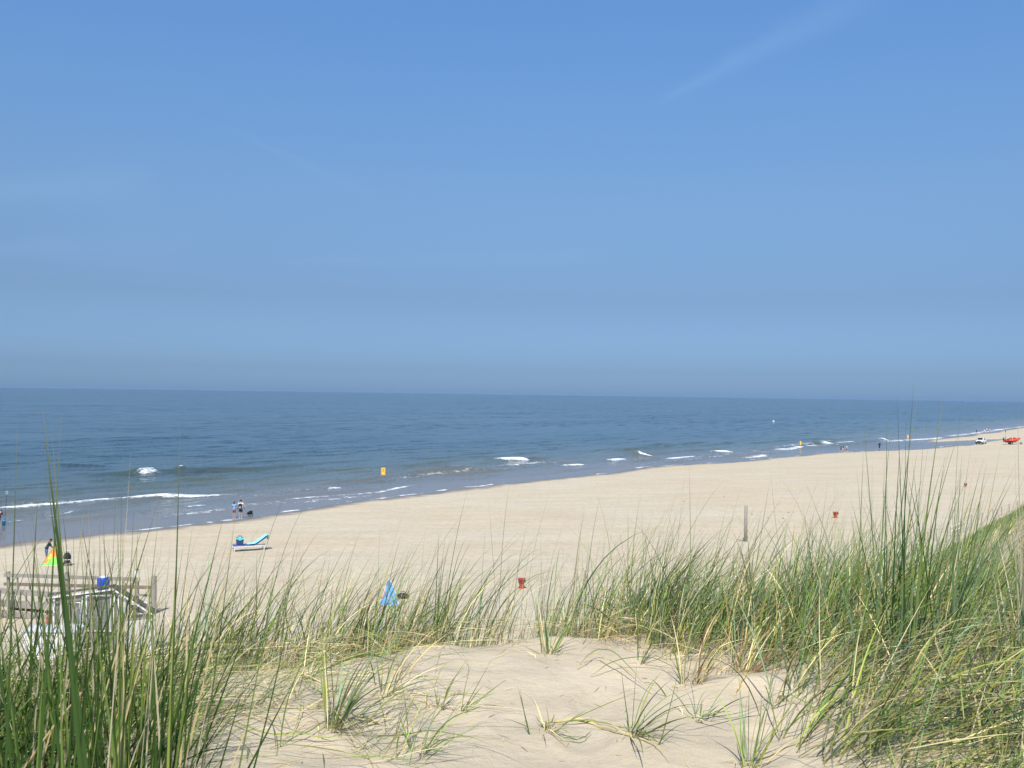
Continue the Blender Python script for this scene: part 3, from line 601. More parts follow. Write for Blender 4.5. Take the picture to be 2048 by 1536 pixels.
# runners and dead stalks lying across the sand
def lay(p, pts, wd, col, lift=0.012, arch=0.0):
    q = [gpt(x, y, 0.8, 30) for x, y in pts]; t = np.linspace(0, len(q)-1, 5*len(q)); a = np.array([tuple(v) for v in q]); P = np.stack([np.interp(t, np.arange(len(q)), a[:, c]) for c in range(3)], 1)
    for c in (0, 1): P[1:-1, c] = (P[:-2, c]+P[1:-1, c]+P[2:, c])/3+RNG.uniform(-0.003, 0.003, len(P)-2)
    P[:, 2] = height(P[:, 0], P[:, 1])+lift*(0.4+0.6*np.sin(np.linspace(0, 9, len(P)))**2)+arch*np.sin(np.linspace(0, math.pi, len(P)))
    p.add(*ribbons(P[None], None, np.array([wd*1.3]), np.array([PAL[col]])*RNG.uniform(0.85, 1.1), 0.6, np.array([[0.2, 1.0, 0]])))
p = Patch()
for pts, wd, c, ar in (([(1092, 1446), (1150, 1442), (1190, 1449), (1230, 1468), (1270, 1476), (1310, 1495), (1345, 1535)], 0.009, 'straw', 0), ([(1110, 1450), (1180, 1446), (1240, 1462), (1300, 1470)], 0.006, 'lime', 0.01), ([(1150, 1440), (1220, 1455), (1275, 1478)], 0.004, 'straw', 0.02),
        ([(1180, 1355), (1240, 1340), (1330, 1345), (1410, 1368)], 0.005, 'green', 0.05), ([(1155, 1340), (1190, 1320), (1240, 1350), (1300, 1390), (1320, 1398)], 0.006, 'straw', 0.03), ([(1160, 1330), (1200, 1318), (1250, 1345), (1290, 1378)], 0.005, 'green', 0.05),
        ([(900, 1392), (990, 1391)], 0.005, 'straw', 0), ([(690, 1432), (740, 1400), (800, 1388), (870, 1396), (960, 1390)], 0.005, 'straw', 0), ([(540, 1500), (620, 1478), (700, 1440), (790, 1410), (900, 1412)], 0.0055, 'green', 0.02), ([(700, 1508), (800, 1488), (900, 1484), (990, 1500)], 0.005, 'green', 0.03),
        ([(590, 1375), (680, 1340), (760, 1328), (800, 1335)], 0.008, 'green', 0.03), ([(560, 1340), (640, 1370), (720, 1420)], 0.005, 'straw', 0.01), ([(480, 1410), (560, 1420), (660, 1415)], 0.005, 'straw', 0), ([(760, 1345), (830, 1362), (930, 1358)], 0.004, 'straw', 0.01), ([(430, 1440), (520, 1480), (640, 1490), (730, 1480)], 0.005, 'lime', 0.02),
        ([(1480, 1532), (1550, 1510), (1620, 1482), (1690, 1450)], 0.008, 'dry', 0.01), ([(1400, 1330), (1460, 1342), (1520, 1338)], 0.006, 'straw', 0), ([(1500, 1350), (1480, 1370), (1472, 1392)], 0.012, 'straw', 0.0), ([(1570, 1390), (1555, 1418)], 0.016, 'dry', 0.01), ([(1120, 1482), (1165, 1488), (1185, 1465)], 0.005, 'green', 0.01), ([(760, 1450), (700, 1440), (668, 1455)], 0.012, 'dry', 0.02)):
    lay(p, pts, wd, c, arch=ar)
B = gpt(1180, 1445, 1, 30); p.build('fallen_stalks', tuple(B), kind='stuff')
# tall blades of the near left clump
p = Patch()
for a in ((-12, 1500, 35, 838, 6, 0.0063, 'deep'), (15, 1500, 122, 828, 14, 0.0084, 'deep'), (296, 1500, 84, 812, -4, 0.0105, 'deep'), (322, 1520, 104, 868, -14, 0.0100, 'deep'), (272, 1500, 92, 935, -2, 0.0110, 'deep'), (345, 1540, 160, 1060, 10, 0.0100, 'green'),
          (290, 1470, 245, 898, -16, 0.0063, 'deep'), (300, 1490, 360, 842, 12, 0.0070, 'deep'), (292, 1520, 470, 1035, 8, 0.0112, 'green'), (330, 1500, 206, 1010, -20, 0.0084, 'deep'),
          (210, 1480, 268, 1010, 4, 0.0059, 'deep'), (250, 1480, 400, 1165, 4, 0.0060, 'green'), (60, 1500, 148, 1130, -8, 0.0070, 'deep'), (90, 1500, 190, 1100, 4, 0.0070, 'deep'), (120, 1500, -20, 1130, -6, 0.0065, 'deep'),
          (240, 1500, 62, 1010, -8, 0.0070, 'deep'), (180, 1510, 120, 1180, -10, 0.0085, 'green'), (340, 1480, 300, 1120, 4, 0.0060, 'deep'), (60, 1540, 240, 1070, 14, 0.0050, 'green'), (340, 1500, 350, 1180, -8, 0.0070, 'lime'),
          (200, 1500, 330, 1000, 8, 0.0030, 'dry'), (160, 1500, 262, 905, 6, 0.0030, 'dry'), (20, 1480, -10, 1180, -4, 0.0080, 'deep'), (270, 1520, 560, 1110, 10, 0.0045, 'green'), (40, 1500, 95, 1190, 0, 0.0090, 'green')):
    bx, by, tx, ty, bow, wd, c = a; hero(p, bx, by, tx, ty, bow, wd*1.0, c, dep=U(1.2, 1.6))
for i in range(105):
    bx = U(-60, 340); hero(p, bx, 1500, bx+U(-260, 300), U(1010, 1360), U(-34, 34), U(0.0035, 0.0075), random.choice(['deep', 'deep', 'deep', 'green', 'green', 'lime', 'straw']), dep=U(1.6, 2.3))
for i in range(170):
    bx = U(60, 350); dx = RNG.normal(0, 110); hero(p, bx, 1480, bx+dx, U(960, 1300)+abs(dx)*0.5, U(-18, 18)-dx*0.12, U(0.0042, 0.0066), random.choice(['deep', 'deep', 'deep', 'green', 'green', 'dry']), dep=U(1.7, 2.4), k=11)
B = (-0.95, 1.8, hz(-0.95, 1.8)); p.build('marram_clump', B, label='big dark green clump of tall broad blades close by at lower left', cat='beach grass')
# tall clump standing out on the right
p = Patch()
for tx, ty in ((1793, 762), (1829, 756), (1840, 778), (1888, 790), (1886, 822), (1922, 810), (1926, 846), (1774, 832), (1783, 850), (1726, 848), (1862, 868), (1890, 920), (1850, 852), (1968, 925), (1948, 985), (2012, 988), (1905, 880), (1812, 830), (1800, 900), (1835, 905), (1940, 950), (1985, 1020), (1700, 1000), (1870, 960), (1893, 905), (2028, 1040)):
    f = (tx-1790)/200.0; hero(p, 1795+f*90+U(-60, 60), 1228, tx, ty-8, U(-6, 4)-f*14, U(0.0052, 0.0068), random.choice(['green', 'deep', 'blue', 'green', 'blue']), dep=U(3.7, 4.2))
for i in range(135):
    f = RNG.normal(0.45, 0.62); bx = 1810+f*75+U(-110, 110); tx = bx-10+f*170+U(-25, 25); hero(p, bx, 1230, tx, U(880, 1160)+max(0, f-0.6)*60, U(-6, 10)-f*10, U(0.0036, 0.0062), random.choice(['green', 'green', 'blue', 'deep', 'blue', 'lime', 'straw']), dep=U(3.7, 4.3), k=10)
B = (1.6, 3.95, hz(1.6, 3.95)); p.build('marram_clump', B, label='tallest clump of thin upright blades rising above the horizon at right', cat='beach grass')
p = Patch()
for i in range(60):
    bx = U(2010, 2110); hero(p, bx, 1250, bx+RNG.normal(0, 40), U(1000, 1190), U(-8, 8), U(0.004, 0.006), random.choice(['green', 'deep', 'blue', 'lime', 'dry']), dep=U(3.3, 3.9), k=9)
for tx, ty in ((2036, 808), (2046, 960), (2030, 900), (2040, 1000)): hero(p, 2060, 1250, tx, ty, -6, 0.004, 'dry', dep=3.5)
B = (1.9, 3.6, hz(1.9, 3.6)); p.build('marram_clump', B, label='upright green clump at the right edge of the view', cat='beach grass')
# tall lone blades
p = Patch()
for a in ((1375, 1330, 1378, 925, 4, 0.0040, 'green'), (1505, 1300, 1495, 1060, 0, 0.004, 'blue'), (1535, 1380, 1590, 1040, 6, 0.006, 'blue'), (1600, 1390, 1668, 1040, 6, 0.009, 'blue'), (1598, 1390, 1622, 1010, 2, 0.007, 'blue'), (1485, 1300, 1540, 960, 0, 0.005, 'blue'), (1610, 1300, 1655, 960, 2, 0.0045, 'green'), (1650, 1380, 1440, 985, 20, 0.0035, 'lime'), (1560, 1290, 1690, 985, 8, 0.004, 'green')):
    hero(p, *a)
B = gpt(1560, 1360, 1, 30); p.build('marram_clump', tuple(B), label='pale blue green broad blades standing in the edge of the right grass', cat='beach grass')
p = Patch()
for a in ((822, 1250, 808, 952, 0, 0.0036, 'lime'), (850, 1262, 872, 958, 0, 0.0030, 'dry'), (600, 1278, 590, 1025, 0, 0.006, 'blue'), (640, 1275, 560, 1130, 0, 0.004, 'green'), (548, 1280, 568, 1090, 0, 0.006, 'green'), (1095, 1262, 1240, 1100, -8, 0.0045, 'green'), (1020, 1262, 1000, 1020, -8, 0.0035, 'green'),
          (910, 1262, 868, 1075, -8, 0.005, 'green'), (1075, 1270, 1070, 1060, 0, 0.005, 'blue'), (1165, 1290, 1160, 1062, 4, 0.005, 'straw'), (1175, 1290, 1240, 1090, 10, 0.004, 'lime'), (690, 1262, 630, 1110, -10, 0.004, 'green'), (520, 1290, 505, 1010, -4, 0.003, 'green')):
    hero(p, *a)
for i in range(55):
    bx = U(985, 1140); hero(p, bx, U(1258, 1272), bx+RNG.normal(18, 32), U(1070, 1200), U(-10, 10), U(0.0038, 0.0062), random.choice(['green', 'blue', 'lime', 'deep', 'straw']), k=10)
B = gpt(850, 1262, 1, 30); p.build('marram_clump', tuple(B), label='thin tall stems on the dune crest in the middle, higher than their neighbours', cat='beach grass')

# ------------------------------------------------------------------ materials for objects
WOOD = mat('weathered_wood', (0.30, 0.27, 0.23), 0.85, var=0.3, vscale=8, bump=0.4); WOOD2 = mat('brown_wood', (0.20, 0.155, 0.12), 0.85, var=0.3, vscale=8, bump=0.4)
WHITE = mat('white_paint', (0.70, 0.70, 0.68), 0.55, var=0.12); DARK = mat('dark_rubber', (0.025, 0.025, 0.028), 0.6); FELT = mat('roof_felt', (0.09, 0.085, 0.08), 0.9, var=0.25)
BLUE = mat('blue_plastic', (0.02, 0.08, 0.45), 0.4); NAVY = mat('navy_cloth', (0.035, 0.055, 0.14), 0.85); CYAN = mat('cyan_towel', (0.10, 0.58, 0.68), 0.9); AQUA = mat('aqua_towel', (0.30, 0.78, 0.74), 0.9)
SKY_B = mat('sky_blue_cloth', (0.12, 0.36, 0.72), 0.8, var=0.18); ORANGE = mat('orange_cloth', (0.85, 0.27, 0.06), 0.8); LIME = mat('lime_cloth', (0.24, 0.72, 0.10), 0.8); YEL = mat('yellow_cloth', (0.85, 0.70, 0.08), 0.8)
RED = mat('red_plastic', (0.55, 0.07, 0.035), 0.5, var=0.15); MAROON = mat('dark_red_rim', (0.22, 0.03, 0.035), 0.5); GLASS = mat('dark_glass', (0.02, 0.025, 0.03), 0.08, spec=0.8); STEEL = mat('grey_steel', (0.42, 0.43, 0.44), 0.4, metal=0.8)
SKIN = mat('skin', (0.52, 0.30, 0.20), 0.6); SKIND = mat('tanned_skin', (0.20, 0.10, 0.065), 0.6); HAIR = mat('dark_hair', (0.02, 0.015, 0.012), 0.6); BLACK = mat('black_cloth', (0.018, 0.018, 0.020), 0.8)
SIGNO = mat('sign_orange', (0.78, 0.27, 0.03), 0.5); SIGNY = mat('sign_yellow', (0.85, 0.58, 0.10), 0.5); PALEB = mat('pale_blue_shirt', (0.20, 0.38, 0.62), 0.85); WCL = mat('white_cloth', (0.74, 0.74, 0.72), 0.85); BROWN = mat('brown_cloth', (0.25, 0.09, 0.06), 0.85)
DENIM = mat('blue_denim', (0.07, 0.15, 0.34), 0.85); SEAW = mat('dry_seaweed', (0.035, 0.032, 0.028), 0.9, bump=0.5); TEAL = mat('dark_teal_cloth', (0.012, 0.045, 0.050), 0.85); GREYC = mat('grey_cloth', (0.28, 0.28, 0.28), 0.85); FEATH = mat('white_feathers', (0.75, 0.75, 0.73), 0.7)

def skin(name, verts, edges, radii, m, parent=None, sub=2, extra=None, root=0):
    me = bpy.data.meshes.new(name); me.from_pydata([tuple(v) for v in verts], edges, []); o = bpy.data.objects.new(name, me); COL.objects.link(o)
    md = o.modifiers.new('skin', 'SKIN'); md.use_smooth_shade = True
    sk = me.skin_vertices[0].data
    for i, r in enumerate(radii):
        sk[i].radius = r if hasattr(r, '__len__') else (r, r); sk[i].use_root = (i == root)
    s2 = o.modifiers.new('sub', 'SUBSURF'); s2.levels = sub; s2.render_levels = sub
    dg = bpy.context.evaluated_depsgraph_get(); dg.update(); ev = o.evaluated_get(dg); nm = bpy.data.meshes.new_from_object(ev)
    o.modifiers.clear(); o.data = nm; bpy.data.meshes.remove(me)
    if extra:
        mb = MB(); mb.v = [tuple(v.co) for v in nm.vertices]; mb.f = [tuple(pl.vertices) for pl in nm.polygons]; extra(mb)
        n2 = bpy.data.meshes.new(name); n2.from_pydata(mb.v, [], mb.f); o.data = n2; nm = n2
    nm.name = name; nm.materials.clear(); nm.materials.append(m)
    nm.polygons.foreach_set('use_smooth', [True]*len(nm.polygons))
    if parent: o.parent = parent
    return o

def person(P, rz, label, h=1.75, top=WCL, bottom=NAVY, sk=SKIN, hair=HAIR, stride=0.0, lean=0.0, arms=((0.0, 0.0), (0.0, 0.0)), legwear='shorts', longhair=False, group=None, sleeves=0.45, kneel=0, hat=None, headfwd=0.0):
    """local +Y is the way the person faces; arms = (forward swing, outward) in radians for left, right"""
    t = thing('person', P, rz, label, 'person', group)
    S = lambda v: Vector(v)*h
    L_ = lambda a: Matrix.Rotation(-a, 3, 'X')
    hip = Vector((0, 0, 0.52))
    def up(v):    # upper body leans about the hips
        return S(hip+(L_(lean) @ (Vector(v)-hip)))
    V = [S((0, 0, 0.52)), up((0, 0, 0.60)), up((0, 0.005, 0.70)), up((0, 0, 0.79)), up((0, 0.0, 0.845)), up((0, 0.006+headfwd, 0.875)), up((0, 0.010+headfwd, 0.925)), up((0, 0.008+headfwd, 0.968))]
    rr = [(0.085, 0.062), (0.074, 0.055), (0.086, 0.060), (0.075, 0.050), (0.030, 0.032), (0.036, 0.044), (0.045, 0.056), (0.036, 0.046)]
    E = [(0, 1), (1, 2), (2, 3), (3, 4), (4, 5), (5, 6), (6, 7)]
    legs = []
    for sgn in (-1, 1):
        fw = sgn*stride
        kn = Vector((sgn*0.052, 0.245*math.sin(fw)+0.02, 0.52-0.25*math.cos(fw)))
        bk = fw-0.25*abs(stride)*(1 if sgn < 0 else 0)
        an = kn+Vector((0, 0.235*math.sin(fw*0.4-(0.55*stride if sgn < 0 else 0)), -0.235*math.cos(fw*0.4)))
        an.z = max(an.z, 0.035)
        i = len(V); V += [S((sgn*0.048, 0, 0.49)), S(kn), S(an), S((an.x, an.y+0.055, an.z-0.022)), S((an.x, an.y+0.095, an.z-0.027))]
        rr += [(0.050, 0.055), (0.032, 0.034), (0.020, 0.022), (0.022, 0.016), (0.018, 0.010)]; E += [(0, i), (i, i+1), (i+1, i+2), (i+2, i+3), (i+3, i+4)]; legs.append(i)
    hands = []; armi = []
    for q, sgn in enumerate((-1, 1)):
        f, o_ = arms[q]
        sh = Vector((sgn*0.112, 0, 0.795)); d1 = Vector((sgn*math.sin(0.12+o_), math.sin(f), -math.cos(f)*math.cos(0.12+o_))).normalized()
        d2 = Vector((sgn*math.sin(0.04+o_*0.6), math.sin(f+0.35), -math.cos(f+0.35))).normalized()
        el = sh+d1*0.165; wr = el+d2*0.145; ha = wr+d2*0.045
        i = len(V); V += [up(sh), up(el), up(wr), up(ha)]; rr += [(0.034, 0.034), (0.024, 0.024), (0.016, 0.013), (0.022, 0.011)]; E += [(3, i), (i, i+1), (i+1, i+2), (i+2, i+3)]; armi.append(i)
        hands.append((up(ha), (up(ha)-up(wr)).normalized(), sgn))
    rr = [(a*h, b*h) for a, b in rr]
    hd = V[6]; fd = (L_(lean) @ Vector((0, 1, 0))); ud = (L_(lean) @ Vector((0, 0, 1)))
    def ext(mb):
        for hp, d, sgn in hands:
            side = d.cross(Vector((sgn, 0, 0))).normalized()
            for k, ln in enumerate((0.062, 0.070, 0.066, 0.054)):
                a = hp+side*(k-1.5)*0.017; b_ = a+d*ln*0.55; c = b_+d*ln*0.4+Vector((-sgn*0.016, 0, 0)); mb.tube([a, b_, c], [0.009, 0.0085, 0.006], 6)
            a = hp-d*0.035+side*0.030; mb.tube([a, a+side*0.026+d*0.02, a+side*0.034+d*0.05], [0.011, 0.010, 0.007], 6)
        mb.tube([hd+fd*0.052*h, hd+fd*0.068*h-ud*0.012*h, hd+fd*0.052*h-ud*0.016*h], [0.004*h, 0.008*h, 0.004*h], 6)
        for sgn in (-1, 1): mb.ball(hd+Vector((sgn*0.047*h, 0, 0)), (0.006*h, 0.012*h, 0.018*h), 8, 6)
    body = skin('body', V, E, rr, sk, t, extra=ext)
    for sgn in (-1, 1):
        MB().ball(hd+fd*0.051*h+Vector((sgn*0.018*h, 0, 0))+ud*0.004*h, 0.006*h, 8, 6).build('eye', BLACK, body, smooth=True)
    MB().ball(hd+fd*0.053*h-ud*0.030*h, (0.014*h, 0.005*h, 0.004*h), 8, 6).build('mouth', BROWN, body, smooth=True)
    g = 0.010*h
    # hair: a cap over the skull
    mb = MB(); mb.ball(hd-fd*0.010*h+ud*0.018*h, (0.052*h, 0.060*h, 0.046*h), 14, 8)
    if longhair: mb.tube([hd-fd*0.045*h, hd-fd*0.062*h-ud*0.05*h, hd-fd*0.052*h-ud*0.11*h], [0.040*h, 0.034*h, 0.012*h], 8)
    mb.build('hair', hair, t, smooth=True)
    if hat:
        mb = MB(); mb.ball(hd+ud*0.026*h, (0.056*h, 0.064*h, 0.042*h), 14, 8); mb.ball(hd+fd*0.075*h+ud*0.020*h, (0.040*h, 0.045*h, 0.006*h), 12, 6); mb.build('cap', hat, t, smooth=True)
    # shirt
    sv = [V[0]*0.35+V[1]*0.65, V[1], V[2], V[3], V[4]*0.45+V[3]*0.55]; sr = [(0.084*h+g, 0.062*h+g), (0.078*h+g, 0.058*h+g), (0.088*h+g, 0.062*h+g), (0.078*h+g, 0.052*h+g), (0.045*h+g, 0.036*h+g)]
    se = [(0, 1), (1, 2), (2, 3), (3, 4)]
    for i in armi:
        j = len(sv); e_ = V[i].lerp(V[i+1], min(1, sleeves*1.6)); sv += [V[i], e_]; sr += [(0.036*h+g, 0.036*h+g), (0.029*h+g, 0.029*h+g)]; se += [(3, j), (j, j+1)]
        if sleeves > 0.8: sv += [V[i+2]]; sr += [(0.019*h+g, 0.018*h+g)]; se += [(j+1, j+2)]
    skin('shirt', sv, se, sr, top, t, root=1)
    # trousers or shorts
    bv = [V[0]*0.6+V[1]*0.4, V[0]]; br = [(0.082*h+g, 0.060*h+g), (0.088*h+g, 0.066*h+g)]; be = [(0, 1)]
    for i in legs:
        j = len(bv); e_ = V[i].lerp(V[i+1], 0.72 if legwear == 'shorts' else 1.0); bv += [V[i], e_]; br += [(0.053*h+g, 0.058*h+g), (0.040*h+g, 0.042*h+g)]; be += [(1, j), (j, j+1)]
        if legwear != 'shorts': bv += [V[i+1].lerp(V[i+2], 0.85)]; br += [(0.026*h+g, 0.028*h+g)]; be += [(j+1, j+2)]
    skin('shorts' if legwear == 'shorts' else 'trousers', bv, be, br, bottom, t, root=1)
    for i in legs:
        mb = MB(); a, b_, c = V[i+2], V[i+3], V[i+4]; mb.tube([a-Vector((0, 0.012*h, 0.02*h)), b_, c], [0.021*h, 0.023*h, 0.019*h], 8); mb.build('shoe', WCL if sk is SKIN else GREYC, t, smooth=True)
    t['_top'] = 1; del t['_top']
    return t, V, h

# couple on the water's edge
P = gpt(468, 1037); t, V, h = person(P, R(-8), 'woman in pale blue shirt and brown shorts standing left of the backpack wearer', 1.62, PALEB, BROWN, longhair=True, arms=((0.5, 0.05), (0.3, 0.05)))
P = gpt(481, 1037); t, V, h = person(P, R(4), 'man in white shirt and navy shorts with black backpack at the waterline', 1.78, WCL, NAVY, arms=((0.25, 0.1), (0.25, 0.1)), hat=BLACK)
bp = thing('backpack', P+Vector((0, -0.18, 1.12)), R(4), 'black backpack with grey pocket on the back of the man in white', 'backpack')
MB().box((0, 0, 0.05), (0.30, 0.17, 0.48)).build('bag_body', BLACK, bp, bevel=0.05); MB().box((0, -0.11, -0.06), (0.22, 0.07, 0.20)).build('front_pocket', GREYC, bp, bevel=0.02)
for s in (-1, 1): MB().tube([(s*0.09, 0.07, 0.25), (s*0.10, 0.14, 0.33), (s*0.11, 0.30, 0.22)], 0.018, 6).build('strap', BLACK, bp)
# dog
P = gpt(500, 1033); d = thing('dog', P, R(160), 'shaggy black dog nosing the sand right of the couple', 'dog')
DV = [(0, -0.24, 0.40), (0, -0.05, 0.43), (0, 0.17, 0.41), (0, 0.30, 0.42), (0, 0.40, 0.33), (0, 0.50, 0.24), (0, -0.33, 0.38), (0, -0.46, 0.46)]
DE = [(1, 0), (1, 2), (2, 3), (3, 4), (4, 5), (0, 6), (6, 7)]; DR = [(0.11, 0.12), (0.12, 0.13), (0.12, 0.15), (0.07, 0.08), (0.07, 0.075), (0.032, 0.03), (0.035, 0.035), (0.02, 0.02)]
for s in (-1, 1):
    i = len(DV); DV += [(s*0.08, 0.18, 0.27), (s*0.085, 0.16, 0.14), (s*0.085, 0.18, 0.03), (s*0.085, 0.22, 0.015)]; DE += [(2, i), (i, i+1), (i+1, i+2), (i+2, i+3)]; DR += [0.055, 0.032, 0.025, 0.026]
    i = len(DV); DV += [(s*0.09, -0.18, 0.26), (s*0.09, -0.31, 0.15), (s*0.09, -0.27, 0.03), (s*0.09, -0.23, 0.015)]; DE += [(0, i), (i, i+1), (i+1, i+2), (i+2, i+3)]; DR += [0.07, 0.032, 0.025, 0.026]
body = skin('body', DV, DE, DR, mat('black_fur', (0.018, 0.016, 0.016), 0.9, bump=0.6), d, root=1)
for s in (-1, 1): MB().ball((s*0.07, 0.37, 0.36), (0.018, 0.04, 0.065), 8, 6).build('ear', BLACK, body, smooth=True)
MB().ball((0, 0.535, 0.23), 0.018, 8, 6).build('nose', BLACK, body, smooth=True)

# wind shelters
def shelter(P, rz, wd, ht, dp, label, kind):
    t = thing('beach_shelter', P, rz, label, 'beach tent')
    n = 9
    def edge(u, side):   # curved side poles from foot to apex
        x = side*wd/2*(1-u)**0.85 - (0.0 if kind == 'kite' else 0.24*wd*u); return Vector((x, 0.10*math.sin(u*3.14)-0.0+dp*0.5*u, ht*u))
    def arc(rows, cols, fn): return fn
    def panel(u0, u1, v0, v1, m, name, off=0.0, nu=6, nv=8):
        vs = []; fs = []
        for i in range(nu+1):
            u = u0+(u1-u0)*i/nu; a, b = edge(u, -1), edge(u, 1)
            for j in range(nv+1):
                v = v0+(v1-v0)*j/nv; p_ = a.lerp(b, v); p_.y -= (0.22*dp)*math.sin(v*math.pi)*(1-u)+off; p_.z -= 0.0; vs.append(p_)
        for i in range(nu):
            for j in range(nv): k = i*(nv+1)+j; fs.append((k, k+1, k+nv+2, k+nv+1))
        m0 = len(vs); vs += [Vector(v)+Vector((0, 0.006, 0)) for v in vs]; fs += [tuple(reversed([q+m0 for q in f])) for f in fs]
        return MB().add(vs, fs).build(name, m, t, smooth=True)
    if kind == 'kite':
        panel(0, 0.42, 0.0, 1, LIME, 'lower_panel'); panel(0.42, 0.80, 0.42, 1, ORANGE, 'upper_panel'); panel(0.42, 0.80, 0.0, 0.42, ORANGE, 'upper_panel'); panel(0.80, 0.985, 0, 1, YEL, 'apex_panel')
        panel(0.10, 0.62, 0.02, 0.26, ORANGE, 'side_panel', 0.012); c = panel(0.30, 0.56, 0.16, 0.34, YEL, 'round_patch', 0.02)
        panel(0.0, 1.0, 0.0, 0.05, mat('dark_green_cloth', (0.06, 0.22, 0.06), 0.8), 'edge_band', 0.024)
    else:
        panel(0, 0.72, 0, 1, SKY_B, 'main_panel'); panel(0.72, 0.97, 0, 1, mat('deep_blue_cloth', (0.07, 0.22, 0.50), 0.8), 'apex_panel'); panel(0.25, 0.70, 0.0, 0.10, ORANGE, 'orange_patch', 0.012)
    # back panels and floor give it its depth
    bk = Vector((0, dp, 0.0)); ap = edge(0.985, 0)
    for s, nm in ((-1, 'back_panel'), (1, 'back_panel')):
        a = edge(0, s); q = [edge(u, s) for u in np.linspace(0, 0.985, 8)]; vs = q+[bk]; fs = [(i, i+1, 8) for i in range(7)]
        MB().add(vs, fs).build(nm, LIME if kind == 'kite' else SKY_B, t)
    MB().add([edge(0, -1), edge(0, 1), bk], [(0, 1, 2)]).build('floor_sheet', GREYC, t, loc=(0, 0, 0.012))
    for s in (-1, 1): MB().tube([edge(u, s)+Vector((0, -0.01, 0)) for u in np.linspace(0, 1, 10)], 0.012, 6).build('pole', WCL, t, smooth=True)
    MB().tube([Vector((-wd/2+wd*v, -(0.22*dp)*math.sin(v*math.pi)-0.02, 0.02)) for v in np.linspace(0, 1, 12)], 0.014, 6).build('hem', WCL, t, smooth=True)
    return t
P = gpt(105, 1131); shelter(P, R(6), 45*mpp(P), 37*mpp(P)+0.05, 1.0, 'green and orange triangular pop up shelter beside the bending man', 'kite')
P = gpt(778, 1211, 20); shelter(P, R(-20), 44*mpp(P), 50*mpp(P), 0.9, 'bright blue triangular shelter seen through the crest grass', 'blue')
P = gpt(92, 1122); t, V, h = person(P, R(-50), 'man in dark jersey with white number bending over the green and orange shelter', 1.55, TEAL, DENIM, sk=SKIND, lean=0.42, arms=((0.9, 0), (0.9, 0)), headfwd=0.01)
# number on the back of the jersey
o = MB(); c = V[2]; L2 = Matrix.Rotation(-0.42, 3, 'X')
def on_back(x, z): return c+L2 @ Vector((x, -0.060*h-0.022, z))
def stroke(a, b, wd=0.035): o.beam(on_back(*a), on_back(*b), wd, 0.008)
stroke((-0.06, 0.12), (0.05, 0.12)); stroke((0.06, 0.13), (0.06, 0.06)); stroke((0.06, 0.06), (-0.06, -0.03)); stroke((-0.07, -0.04), (0.08, -0.04)); stroke((-0.07, 0.20), (0.07, 0.20), 0.02); stroke((-0.05, -0.12), (0.0, -0.12), 0.04)
o.build('back_number', WCL, t)
# folded black pushchair beside the shelter
P = gpt(134, 1131); t = thing('pushchair', P, R(20), 'black pushchair with white stripe standing right of the orange shelter', 'pushchair')
MB().tube([(-0.18, 0, 0.30), (-0.05, 0.05, 0.95)], 0.018, 6).tube([(0.18, 0, 0.30), (0.05, 0.05, 0.95)], 0.018, 6).tube([(-0.06, 0.05, 0.95), (0.06, 0.05, 0.95)], 0.02, 6).build('frame', STEEL, t)
MB().ball((0, 0.02, 0.55), (0.24, 0.20, 0.30), 14, 8).build('hood', BLACK, t, smooth=True); MB().box((0, -0.02, 0.28), (0.36, 0.34, 0.28)).build('seat', BLACK, t, bevel=0.05); MB().box((0, -0.20, 0.40), (0.36, 0.02, 0.04)).build('stripe', WCL, t)
for s in (-1, 1):
    for yy in (-0.2, 0.2):
        MB().tube([(s*0.22-0.02, yy, 0.10), (s*0.22+0.02, yy, 0.10)], 0.10, 14).build('wheel', DARK, t)

# lounger
P = gpt(500, 1101); t = thing('sun_lounger', P, R(24), 'white framed sun lounger with blue mattress on the open sand', 'sun lounger')
SC = 67*mpp(P)/2.1
def lb(u): return u
fr = MB()
for s in (-1, 1): fr.beam((-1.08, s*0.30, 0.30), (0.98, s*0.30, 0.30), 0.05, 0.05)
for x in (-1.06, -0.5, 0.1, 0.96): fr.beam((x, -0.30, 0.30), (x, 0.30, 0.30), 0.04, 0.04)
fr.build('frame', WHITE, t)
for x in (-0.95, 0.85):
    for s in (-1, 1): MB().tube([(x, s*0.29, 0.29), (x-0.05, s*0.31, 0.0)], 0.025, 6).build('leg', WHITE, t)
BLM = mat('blue_mattress', (0.07, 0.11, 0.36), 0.8)
MB().box((-0.40, 0, 0.36), (1.30, 0.56, 0.07)).build('mattress', BLM, t, bevel=0.02)
MB().beam((0.26, 0, 0.36), (1.00, 0, 0.86), 0.56, 0.07).build('backrest', BLM, t, bevel=0.02); [MB().tube([(0.72, s*0.27, 0.64), (0.95, s*0.27, 0.32)], 0.015, 6).build('backrest_stay', WHITE, t) for s in (-1, 1)]
t.scale = (SC,)*3
tw = thing('towel', P, R(24), 'pale aqua towel draped over the raised back of the lounger', 'towel'); tw.scale = t.scale
vs = []; fs = []; prof = [(-0.20, 0.405), (0.1, 0.408), (0.24, 0.412), (0.40, 0.515), (0.70, 0.715), (0.99, 0.93), (1.06, 0.93), (1.09, 0.80), (1.08, 0.62)]
for (x, z) in prof:
    for j in range(7): yy = -0.31+0.62*j/6; vs.append((x, yy, z+0.02+0.008*math.sin(j*2.1+x*9)))
for i in range(len(prof)-1):
    for j in range(6): k = i*7+j; fs.append((k, k+1, k+8, k+7))
m0 = len(vs); vs += [(v[0], v[1], v[2]+0.015) for v in vs]; fs += [tuple(q+m0 for q in f) for f in fs]
MB().add(vs, fs).build('cloth', AQUA, tw, smooth=True)
